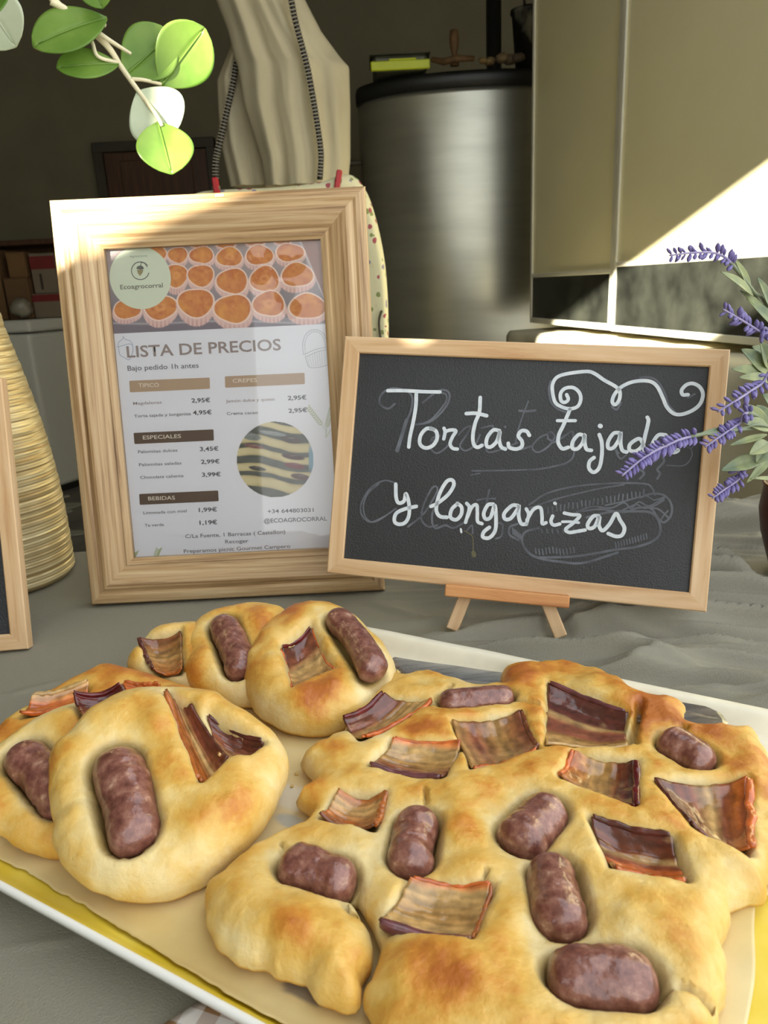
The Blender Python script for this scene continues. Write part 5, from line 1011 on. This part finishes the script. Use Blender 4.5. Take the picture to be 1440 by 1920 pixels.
out_t = [(385, 1700), (392, 1672), (414, 1648), (445, 1622), (490, 1590), (527, 1571), (566, 1553), (586, 1535), (572, 1518), (552, 1506), (566, 1490), (594, 1475), (582, 1455), (568, 1440), (566, 1421), (593, 1408), (625, 1390), (650, 1372), (668, 1340), (700, 1305), (735, 1272), (760, 1277), (790, 1271), (818, 1272), (848, 1284), (880, 1291), (915, 1296), (945, 1296), (938, 1280), (944, 1267), (975, 1258), (1027, 1253), (1070, 1255), (1110, 1264), (1140, 1276), (1165, 1288), (1184, 1302), (1200, 1320), (1215, 1322), (1240, 1321), (1264, 1326), (1280, 1334), (1287, 1345), (1282, 1362), (1294, 1375), (1325, 1377), (1352, 1378), (1380, 1383), (1402, 1381), (1418, 1392), (1438, 1420), (1460, 1470), (1470, 1540), (1455, 1620), (1430, 1682), (1400, 1690), (1372, 1704), (1362, 1740), (1358, 1775), (1366, 1820), (1356, 1875), (1345, 1930), (1320, 1990), (1200, 2030), (1000, 2040), (820, 2010), (730, 1960), (700, 1912), (680, 1872), (690, 1850), (704, 1815), (712, 1785), (700, 1750), (688, 1722), (668, 1692), (662, 1690), (672, 1715), (690, 1745), (702, 1782), (692, 1815), (682, 1842), (676, 1876), (650, 1884), (610, 1874), (578, 1848), (547, 1829), (495, 1808), (443, 1792), (405, 1765), (388, 1735)]
OR = (ORNG, .0016, .0018, .5)
bacs = [
 dict(c=c5([(688, 400), (868, 283), (1085, 305), (770, 480)]), pal=[(0, DMEAT), (.3, MEAT), (.45, FAT), (.9, FATP), (1, ORNG)], cu=.003, cv=.005, rind={'v0': (RRED, .0018, .0034, .1), 'v1': (ORNG, .0018, .0020, .5)}),
 dict(c=c5([(905, 480), (1215, 490), (1130, 655), (800, 595)]), pal=[(0, ORNG), (.12, FATP), (.55, FAT), (.75, MEAT), (1, MEAT)], rind={'v0': (ORNG, .0010, .0012, .3), 'v1': (PURP, .0022, .0030, .1)}),
 dict(c=c5([(1175, 400), (1260, 615), (1550, 520), (1475, 355)]), pal=[(0, FAT), (.3, MEAT), (.6, FAT), (1, MEAT)], rind={'v1': (BRN, .0016, .0024, .3), 'u1': (ORNG, .0016, .0018, .4)}),
 dict(c=c6([(338, 245), (735, 395), (735, 555), (330, 555)]), pal=[(0, DMEAT), (.38, DMEAT), (.44, FATP), (.55, MEAT), (.72, MEAT), (.8, FAT), (1, FATP)], cu=.001, cv=.004, rind={'v0': (PURP, .0020, .0030, .1)}),
 dict(c=c6([(470, 585), (400, 715), (640, 850), (785, 620)]) if False else c6([(470, 590), (405, 715), (770, 870), (770, 640)]), pal=[(0, CARA), (.35, FAT), (.6, FAT), (.75, BRN), (1, DMEAT)], cu=.002, cv=.004, rind={'v0': (ORNG, .0016, .0020, .2), 'v1': (RRED, .0026, .0032, .1)}),
 dict(c=c6([(890, 740), (1050, 960), (1330, 1120), (1290, 720)]), pal=[(0, DMEAT), (.2, FAT), (.38, MEAT), (.6, FATP), (.72, MEAT), (.85, CARA), (1, ORNG)], cu=.003, cv=.005, rind={'v0': (DMEAT, .0020, .0030, .1), 'v1': (ORNG, .0028, .0022, .7)}) if False else
 dict(c=c6([(885, 745), (1060, 970), (1340, 1110), (1330, 740)]), pal=[(0, DMEAT), (.2, BRN), (.35, MEAT), (.55, FATP), (.7, MEAT), (.85, CARA), (1, ORNG)], cu=.003, cv=.005, rind={'v0': (DMEAT, .0020, .0030, .1), 'v1': (ORNG, .0026, .0022, .7)}),
 dict(c=c6([(548, 925), (960, 1035), (1030, 1240), (660, 1180)]), pal=[(0, DMEAT), (.35, BRN), (.45, FATP), (.58, MEAT), (.78, ORNG), (.85, FAT), (1, CARA)], cu=.002, cv=.004, rind={'v0': (DMEAT, .0018, .0028, .2), 'v1': (ORNG, .0018, .0022, .5)}),
 dict(c=c5([(985, 1115), (1350, 1140), (1255, 1395), (840, 1310)]), pal=[(0, ORNG), (.1, FATP), (.5, FAT), (.8, FATP), (1, MEAT)], cu=.003, cv=.004, rind={'v0': (ORNG, .0012, .0012, .3), 'u1': (CARA, .0012, .0014, .3), 'v1': (PURP, .0024, .0032, .08)}),
 dict(c=c5([(665, 715), (870, 725), (820, 880), (575, 825)]), pal=[(0, CARA), (.3, FATP), (.7, CARA), (1, BRN)], cu=.005, cv=.002, rind={'u1': (CARA, .0018, .0026, .4)}),
]
Pt = onz(900, 1600, ZT)
bread('torn_flatbread', 'large torn flatbread with sausages and bacon pressed in, front right on the tray', 'bread', out_t, Pt, (0, 0, 1), .0245, .018,
      [(563, 1634, 626, 1652, 44), (783, 1557, 772, 1612, 42), (1016, 1533, 980, 1572, 45), (1037, 1647, 1053, 1722, 47), (1078, 1838, 1180, 1848, 56), (846, 1317, 940, 1308, 25, .001), (1268, 1403, 1304, 1424, 35, .001)],
      bacs, 5, .0020, .0019, None, None, -.10, tilt=.20,
      holes=[([(660, 1690), (645, 1680)], 8, .5), ([(797, 1478), (798, 1500)], 4, .35), ([(912, 1632), (905, 1655), (903, 1668)], 4, .3), ([(1248, 1846), (1275, 1842), (1300, 1850), (1340, 1866)], 5, .35), ([(526, 1574), (530, 1590)], 4, .3), ([(1200, 1322), (1196, 1345), (1186, 1372), (1190, 1388)], 9, .6), ([(1282, 1364), (1260, 1372), (1240, 1385)], 7, .5), ([(944, 1297), (965, 1310), (1024, 1322)], 6, .4), ([(845, 1284), (838, 1292), (820, 1305)], 5, .4)],
      blobs=[(1200, 1760, 70, .004), (860, 1800, 60, .003), (1010, 1760, 30, -.003), (530, 1760, 60, .003), (850, 1560, 40, .004), (880, 1400, 30, .002), (1120, 1290, 50, .003), (700, 1600, 25, -.002)])
nA = (.12, -.30, 1)
PA = onz(330, 1688, ZT-.003)
KW = dict(group=None)
bread('sausage_bun', 'nearest round bun at left, with a dark sausage and folded bacon, leaning on another', 'bread',
      c3([(230, 850), (250, 760), (330, 690), (400, 600), (500, 530), (600, 480), (700, 462), (800, 460), (900, 466), (1000, 480), (1070, 495), (1130, 540), (1230, 600), (1320, 670), (1375, 740), (1393, 800), (1385, 880), (1340, 980), (1290, 1080), (1220, 1170), (1130, 1260), (1020, 1360), (900, 1420), (800, 1450), (680, 1460), (580, 1448), (480, 1415), (380, 1365), (310, 1300), (275, 1230), (248, 1170), (258, 1100), (240, 1000), (233, 920)]),
      PA, nA, .034, .030, [(219, 1447, 246, 1562, 47, -.002)],
      [dict(c=c3([(810, 500), (1010, 600), (1265, 745), (985, 925)]), pal=[(0, DMEAT), (.3, MEAT), (.55, FATP), (.8, CARA), (1, ORNG)], cu=.006, cv=.004, rind={'v0': (DMEAT, .0016, .0022, .2), 'u0': (CARA, .0024, .0030, .15)}) if False else
       dict(c=c3([(925, 560), (1100, 810), (975, 935), (808, 492)]), pal=[(0, DMEAT), (.3, MEAT), (.55, FATP), (.8, CARA), (1, CARA)], cu=.003, cv=.006, rind={'v1': (CARA, .0020, .0030, .15)}) ,
       dict(c=c3([(1000, 600), (1270, 735), (1190, 800), (1060, 790)]), pal=[(0, DMEAT), (.5, MEAT), (1, FATP)], cu=.003, cv=.003, rind={'v0': (DMEAT, .0018, .0026, .15)})], 3, .0024, .0005, .012,
      blobs=[(440, 1550, 70, .004), (300, 1340, 40, .002), (430, 1520, 14, .002)], bake0=-.05)
PB = onz(97, 1608, ZT-.002)
bread('sausage_bun', 'bun cut off by the left edge, its curved sausage half hidden', 'bread',
      [(-70, 1500), (-50, 1440), (0, 1402), (30, 1382), (66, 1356), (124, 1332), (190, 1314), (250, 1302), (300, 1310), (300, 1400), (260, 1500), (200, 1580), (150, 1606), (97, 1608), (50, 1594), (23, 1583), (0, 1565), (-50, 1550)],
      PB, nA, .024, .022, [(50, 1430, 112, 1500, 40)],
      [dict(c=[(140, 1318), (230, 1300), (255, 1318), (158, 1356)], pal=[(0, RRED), (.4, DMEAT), (1, CARA)], cu=.006, cv=.003, lift=.006, rind={'v0': (RRED, .0018, .0030, .1)})], 9, .0026, .0006, .008, bake0=-.02)
PC = onz(200, 1380, ZT+.004)
bread('sausage_bun', 'flat bun with glossy orange bacon behind the nearest bun, far left', 'bread',
      [(-60, 1440), (-20, 1395), (20, 1362), (62, 1335), (110, 1302), (150, 1282), (190, 1268), (225, 1266), (270, 1275), (330, 1290), (390, 1318), (380, 1370), (280, 1400), (120, 1420), (40, 1440)],
      PC, (.02, -.06, 1), .026, .020, [],
      [dict(c=[(62, 1316), (168, 1290), (160, 1325), (40, 1348)], pal=[(0, FATP), (.3, ORNG), (.7, CARA), (1, BRN)], cu=.002, cv=.004, lift=.008, rind={'v0': (FATP, .0020, .0020, .6), 'v1': (ORNG, .0014, .0018, .3)}),
       dict(c=[(232, 1284), (300, 1288), (300, 1300), (240, 1300)], pal=[(0, ORNG), (1, CARA)], cu=.001, cv=.001, lift=.008, rind={'v0': (ORNG, .0018, .0020, .6)})], 13, .0026, .0006, .010, bake0=.18)
bread('sausage_bun', 'leftmost bun of the back row, holding a crinkled bacon slice', 'bread',
      c4([(45, 340), (60, 290), (110, 240), (160, 190), (230, 158), (330, 142), (430, 150), (480, 250), (470, 380), (440, 460), (330, 440), (200, 405), (110, 390)]),
      onz(310, 1296, ZT+.004), (0, -.26, 1), .026, .022, [],
      [dict(c=c4([(118, 225), (312, 190), (318, 375), (185, 375)]), pal=[(0, BRN), (.5, FAT), (1, CARA)], cu=.004, cv=.003, rind={'u0': (DMEAT, .0020, .0026, .3), 'v1': (CARA, .0010, .0012, .4)})], 17, .0024, .0005, .010)
bread('sausage_bun', 'middle bun of the back row, with a pale speckled sausage', 'bread',
      c4([(318, 300), (325, 210), (380, 135), (450, 92), (560, 62), (650, 52), (750, 58), (830, 90), (820, 200), (760, 380), (700, 500), (630, 512), (500, 497), (400, 468), (340, 428), (316, 370)]),
      onz(430, 1314, ZT), (0, -.28, 1), .030, .026, [(419, 1180, 447, 1252, 28, .001)], [], 21, .0024, .0005, .012, bake0=-.04, blobs=[(370, 1250, 30, .004), (500, 1170, 40, .003)])
bread('sausage_bun', 'right bun of the back row, bacon in its hollow, sausage on its rim', 'bread',
      c4([(612, 420), (603, 350), (640, 280), (680, 220), (740, 162), (800, 115), (870, 84), (960, 72), (1050, 82), (1150, 120), (1240, 200), (1300, 262), (1343, 350), (1330, 440), (1265, 500), (1190, 560), (1090, 618), (980, 650), (850, 640), (740, 596), (660, 535)]),
      onz(600, 1371, ZT-.001), (0, -.16, 1), .034, .028, [(634, 1166, 694, 1252, 26, .006)],
      [dict(c=c4([(805, 280), (935, 195), (1040, 390), (880, 470)]), pal=[(0, MEAT), (.4, FATP), (.8, FAT), (1, ORNG)], cu=.004, cv=.005, rind={'u0': (RRED, .0018, .0032, .1), 'v1': (ORNG, .0012, .0014, .5), 'v0': (CARA, .0010, .0012, .3)}) if False else
       dict(c=c4([(800, 290), (938, 190), (1045, 395), (850, 480)]), pal=[(0, DMEAT), (.3, MEAT), (.5, FATP), (.9, FAT), (1, CARA)], cu=.004, cv=.005, rind={'v0': (RRED, .0018, .0034, .1), 'u1': (ORNG, .0014, .0016, .5), 'v1': (ORNG, .0014, .0016, .5), 'u0': (ORNG, .0014, .0016, .6)})], 25, .0024, .0005, .012, blobs=[(640, 1300, 30, .003)], bake0=.0)
# crumbs on the paper
M['crumbm'] = mat('crumb', srgb(225, 191, 114), .8)
for (x, y, r, lab) in [(745, 1262, .0022, 'biggest bread crumb, by the left end of the steel blade'), (752, 1272, .0015, 'crumb just below the biggest one beside the blade'), (736, 1250, .0013, 'small crumb above the biggest one beside the blade'), (706, 1392, .0011, 'tiny crumb between the back bun and the flatbread'), (556, 1452, .0012, 'crumb left of the torn flatbread corner'), (548, 1475, .0011, 'lower crumb left of the torn flatbread corner')]:
    c = onz(x, y, ZT+.001); b = MB(); V = []
    for i in range(6):
        for j in range(9): th = math.pi*i/5; ph = 2*math.pi*j/8; q = r*(1+.35*float(n2(i+x, j % 8, 1, 1, 2))); V.append((c[0]+q*math.sin(th)*math.cos(ph), c[1]+q*math.sin(th)*math.sin(ph), c[2]+r*.4+q*.7*math.cos(th)))
    b.grid(V, 6, 9); o = b.build('crumb', M['crumbm'], None, True); tag(o, lab, 'crumb', 'crumbs on the baking paper')
# ================================================================== LAVENDER
M['lav'] = mat('lavender_floret', srgb(64, 54, 116), .6, c2=srgb(138, 128, 178), vscale=120); M['lavstem'] = mat('lavender_stem', srgb(128, 120, 158), .7, c2=srgb(160, 150, 180), vscale=60)
M['lleaf'] = leaf_mat('lavender_leaf', srgb(112, 128, 104), srgb(158, 166, 116), .2, .5, 60); M['gstem'] = mat('green_stem', srgb(112, 122, 98), .6, var=.1)
M['clay'] = mat('red_brown_pot', srgb(96, 34, 24), .4, c2=srgb(70, 22, 16), vscale=20, bump=.3, bscale=80)
pc = onz(1500, 1075, TABLE); PX, PY = float(pc[0]), float(pc[1]); top_z = float(at(1432, 905, PY)[2]); rp_ = PX-float(at(1434, 940, PY)[0])
lv = empty('potted_lavender', (PX, PY, TABLE+.003), 'artificial lavender in a red-brown pot at the right edge of the table', 'potted plant')
hh = top_z-TABLE-.006
MB().lathe((PX, PY, TABLE+.003), [(rp_*.62, 0), (rp_*.66, .003), (rp_*.92, hh*.45), (rp_*1.0, hh*.7), (rp_*.95, hh*.95), (rp_*.98, hh), (rp_*.90, hh), (rp_*.85, hh*.9), (.003, hh*.88)], 48).build('pot', M['clay'], lv, True)
def floret_mesh():
    V = []; nu_, nv_ = 8, 9
    for i in range(nu_):
        t = i/(nu_-1); r = .0016*math.sin(math.pi*min(1, t*.92+.06))**.7*(1 if t < .55 else 1.12)
        for j in range(nv_): a = 2*math.pi*j/(nv_-1); V.append((r*math.cos(a), r*math.sin(a)*.8, t*.0066))
    b = MB(); b.grid(V, nu_, nv_); me = mesh('floret', b.V, b.F); me.materials.append(M['lav']); return me
FM = floret_mesh(); rl = random.Random(11)
hub = np.array([PX-.005, PY-.01, top_z+.03])
def leafblade(name, base, tip, wid, m_, par, curl=.2, up=(0, 0, 1), thick=.0005, ncol=6, fold=.25, shape='lance'):
    base, tip = np.array(base, float), np.array(tip, float); ax = tip-base; L_ = np.linalg.norm(ax); ax /= L_; sd = N(np.cross(ax, N(up))); nn_ = np.cross(sd, ax); n = 18; V = []; UV = []
    for i in range(n):
        t = i/(n-1)
        w = (math.sin(math.pi*min(1, t*.97+.015))**.8)*(1-.25*t) if shape == 'lance' else (math.sin(math.pi*t**1.18)**.60 if 0 < t < 1 else .06)
        w = max(w, .05)
        for j in range(-ncol, ncol+1):
            s_ = j/ncol; V.append(base+ax*L_*t+sd*wid*.5*w*s_+nn_*(curl*L_*(t*(1-t))*1.2+fold*wid*.5*w*abs(s_)**1.3-.02*wid*(abs(s_) < .01))); UV.append((t, s_))
    b = MB(); b.grid(V, n, 2*ncol+1, UV); o = b.build(name, m_, par, True); sm = o.modifiers.new('t', 'SOLIDIFY'); sm.thickness = thick; sm.offset = 0; return o
def spike(pts, depths, start=0.0, n=22, stem_to=None, size=1.0):
    c3_ = [at(x, y, Y) for (x, y), Y in zip(pts, depths)]
    full = c3_+([np.array(stem_to)] if stem_to is not None else [])
    c = catmull(full, n=10); ncut = (len(c3_)-1)*10
    n = int(n*1.45); size = size*.86; s_ = MB(); rad = np.interp(np.arange(len(c)), [0, ncut, len(c)-1], [.0007, .0011, .0012]); s_.tube(c, rad, 8); st = s_.build('flower_spike', M['lavstem'], lv, True)
    if stem_to is not None:
        g_ = MB(); g_.tube(c[max(0, ncut-2):], .0014, 8); g_.build('stem', M['gstem'], lv, True)
    L_ = np.array([0]+list(np.cumsum(np.linalg.norm(np.diff(c[:ncut+1], axis=0), axis=1)))); tot = L_[-1]
    for k in range(n):
        d_ = tot*(.02+.96*(k//2*2+.4*(k % 2))/n); i = min(len(L_)-2, int(np.searchsorted(L_, d_))-0); i = max(0, min(i, len(c)-2)); p = c[i]; ax = N(c[i]-c[min(i+1, len(c)-1)])      # towards the tip
        e1 = N(np.cross(ax, FW)); e2 = np.cross(ax, e1); a = (0 if k % 2 else math.pi)+rl.uniform(-.7, .7); dr = N(ax*rl.uniform(.5, .9)+e1*math.cos(a)+e2*math.sin(a)*.9)
        o = bpy.data.objects.new('floret', FM); scene.collection.objects.link(o); o.parent = st; sc = size*rl.uniform(.85, 1.2)*(0.75+.25*min(1, d_/tot*3))
        q = Vector(dr).to_track_quat('Z', 'Y'); o.matrix_parent_inverse = world_of(st).inverted(); o.matrix_basis = Matrix.LocRotScale(Vector(p+dr*.0008), q, Vector((sc, sc, sc)))
    return c
spike([(1256, 479), (1300, 474), (1345, 476), (1378, 502)], [.56, .57, .58, .59], n=22, stem_to=at(1440, 590, .62), size=1.15)
MB().tube(catmull([at(1378, 502, .59), at(1412, 545, .60), at(1450, 600, .62), hub], n=10), .0013, 8).build('stem', M['gstem'], lv, True)
spike([(1356, 580), (1390, 600), (1425, 622), (1450, 640)], [.53, .54, .55, .56], n=18, stem_to=hub, size=1.35)
spike([(1346, 772), (1385, 748), (1425, 722), (1465, 700)], [.50, .51, .53, .55], n=20, stem_to=hub, size=1.25)
spike([(1322, 838), (1355, 815), (1385, 795), (1415, 778)], [.50, .51, .53, .54], n=26, stem_to=hub, size=1.2)
spike([(1166, 892), (1205, 860), (1250, 835), (1312, 815)], [.46, .47, .485, .50], n=36, stem_to=at(1440, 800, .55), size=1.2)
MB().tube(catmull([at(1306, 817, .50), at(1345, 806, .515), at(1390, 803, .53), at(1440, 800, .55), hub], n=8), .0013, 8).build('stem', M['gstem'], lv, True)
spike([(1336, 934), (1362, 915), (1385, 898), (1402, 870)], [.53, .54, .55, .56], n=24, stem_to=hub, size=1.2)
for (b0, t0, Y0_, Y1_, w) in [((1382, 812), (1312, 813), .53, .50, .008), ((1440, 700), (1390, 655), .58, .57, .016), ((1440, 690), (1425, 640), .58, .57, .013), ((1445, 705), (1372, 692), .58, .56, .012), ((1450, 715), (1385, 708), .58, .55, .010), ((1455, 680), (1410, 650), .60, .59, .014),
                              ((1440, 805), (1398, 758), .55, .54, .012), ((1440, 800), (1418, 760), .56, .55, .014), ((1442, 805), (1390, 790), .55, .53, .012), ((1438, 815), (1368, 835), .55, .53, .006), ((1440, 830), (1405, 852), .56, .54, .013), ((1440, 835), (1418, 868), .56, .55, .014), ((1430, 858), (1352, 882), .56, .54, .014), ((1450, 850), (1400, 905), .57, .55, .008), ((1455, 900), (1408, 897), .58, .55, .004),
                              ((1412, 555), (1352, 510), .60, .58, .009), ((1408, 548), (1376, 484), .60, .59, .007), ((1445, 600), (1388, 545), .61, .60, .008), ((1445, 580), (1420, 520), .61, .60, .009), ((1460, 620), (1400, 560), .61, .60, .011), ((1455, 770), (1430, 740), .57, .56, .014), ((1450, 880), (1440, 830), .6, .6, .014)]:
    leafblade('leaf', at(*b0, Y0_), at(*t0, Y1_), w, M['lleaf'], lv, .12, up=-FW+np.array([0, 0, .3]), fold=.3)
for k in range(8): a = k*.8; leafblade('leaf', hub+np.array([0, 0, -.02]), hub+np.array([.05*math.cos(a)+.02, .05*math.sin(a), .03+.01*(k % 3)]), .013, M['lleaf'], lv, .15, fold=.3)
MB().tube([hub+np.array([.005, .01, -.045]), hub], [.004, .003], 8).build('stem', M['gstem'], lv, True)

# ================================================================== EUCALYPTUS-LIKE TWIG (upper left, near)
M['sunlit_leaf'] = leaf_mat('sun_painted_leaf', srgb(196, 208, 176), srgb(214, 222, 196), .25, .35, 30); M['eleaf'] = leaf_mat('round_leaf', srgb(96, 138, 44), srgb(140, 172, 78), .45, .33, 30); M['etwig'] = mat('twig_bark', srgb(214, 204, 168), .6, var=.15, vscale=60)  # the paler leaf colour has sun glare painted in
YE = .46
br = empty('leafy_twig', tuple(at(190, 60, YE)), 'thin twig with rounded green leaves, two painted sun-bright, arching in at the upper left', 'branch')
main = catmull([at(60, -60, YE-.02), at(105, 5, YE-.01), at(150, 40, YE), at(200, 85, YE), at(225, 122, YE+.003), at(246, 152, YE+.002), at(268, 182, YE), at(292, 214, YE-.005), at(304, 236, YE-.008)], n=8)
MB().tube(main, np.linspace(.0022, .0009, len(main)), 10).build('stem', M['etwig'], br, True)
t2 = catmull([at(95, 2, YE-.012), at(140, 28, YE-.006), at(182, 60, YE-.004), at(215, 82, YE-.002), at(246, 101, YE)], n=8)
MB().tube(t2, np.linspace(.0019, .0008, len(t2)), 10).build('stem', M['etwig'], br, True)
for pts in [[(246, 148, YE+.002), (270, 150, YE+.004), (303, 158, YE+.008)], [(150, 42, YE), (172, 78, YE-.004), (184, 106, YE-.006), (222, 118, YE)], [(160, 30, YE-.004), (180, 38, YE-.004), (198, 48, YE-.004)]]:
    c = catmull([at(*p) for p in pts], n=8); MB().tube(c, .0010, 8).build('stem', M['etwig'], br, True)
MB().tube(catmull([at(60, -60, YE-.02), at(-40, -150, YE-.01), (-.345, .50, 1.44), (-.395, .62, 1.36), (gc_[0], gc_[1], gc_[2]+H_-.02)], n=8), .0028, 10).build('stem', M['etwig'], br, True)
F_ = -FW
def eleaf(base, tip, wpx, Yb, Yt, up, curl, fold, lm='eleaf'):
    a, b1 = at(*base, Yb), at(*tip, Yt); w = wpx*Yb/FPX*1.06
    o = leafblade('leaf', a, b1, w, M[lm], br, curl, up=up, thick=.0006, ncol=9, fold=fold, shape='round')
    ax = b1-a; L_ = np.linalg.norm(ax); axn = ax/L_; sd = N(np.cross(axn, N(up))); nn_ = np.cross(sd, axn)
    mid = [a+axn*L_*t+nn_*(curl*L_*t*(1-t)*1.2+.0003) for t in np.linspace(0, .92, 12)]; MB().tube(mid, np.linspace(.0008, .0003, 12), 6).build('midrib', M[lm], o, True); return o
RTv, UPv = RT, UP
eleaf((200, 34), (62, 88), 78, YE-.004, YE-.02, F_+.1*UPv, .12, .12)
eleaf((222, 121), (106, 128), 56, YE, YE-.015, F_+.15*UPv, .10, .15)
eleaf((233, 142), (322, 62), 84, YE+.003, YE+.012, F_+.2*UPv+.7*RTv, -.10, .2)
eleaf((303, 160), (384, 52), 90, YE+.008, YE+.012, F_+.9*RTv, -.12, .18)
eleaf((258, 172), (325, 254), 100, YE+.001, YE-.003, F_+.35*SUN, .03, .02, 'sunlit_leaf')
eleaf((296, 230), (322, 327), 88, YE-.006, YE-.018, F_+.3*RTv, .10, .18)
eleaf((-40, -20), (30, 88), 90, YE+.04, YE+.04, SUN+.5*F_, .06, .05, 'sunlit_leaf')
eleaf((-55, 60), (15, -30), 60, YE-.04, YE-.03, F_+.5*UPv, .06, .15)
eleaf((170, -50), (192, 16), 50, YE-.01, YE-.015, F_, .06, .15)
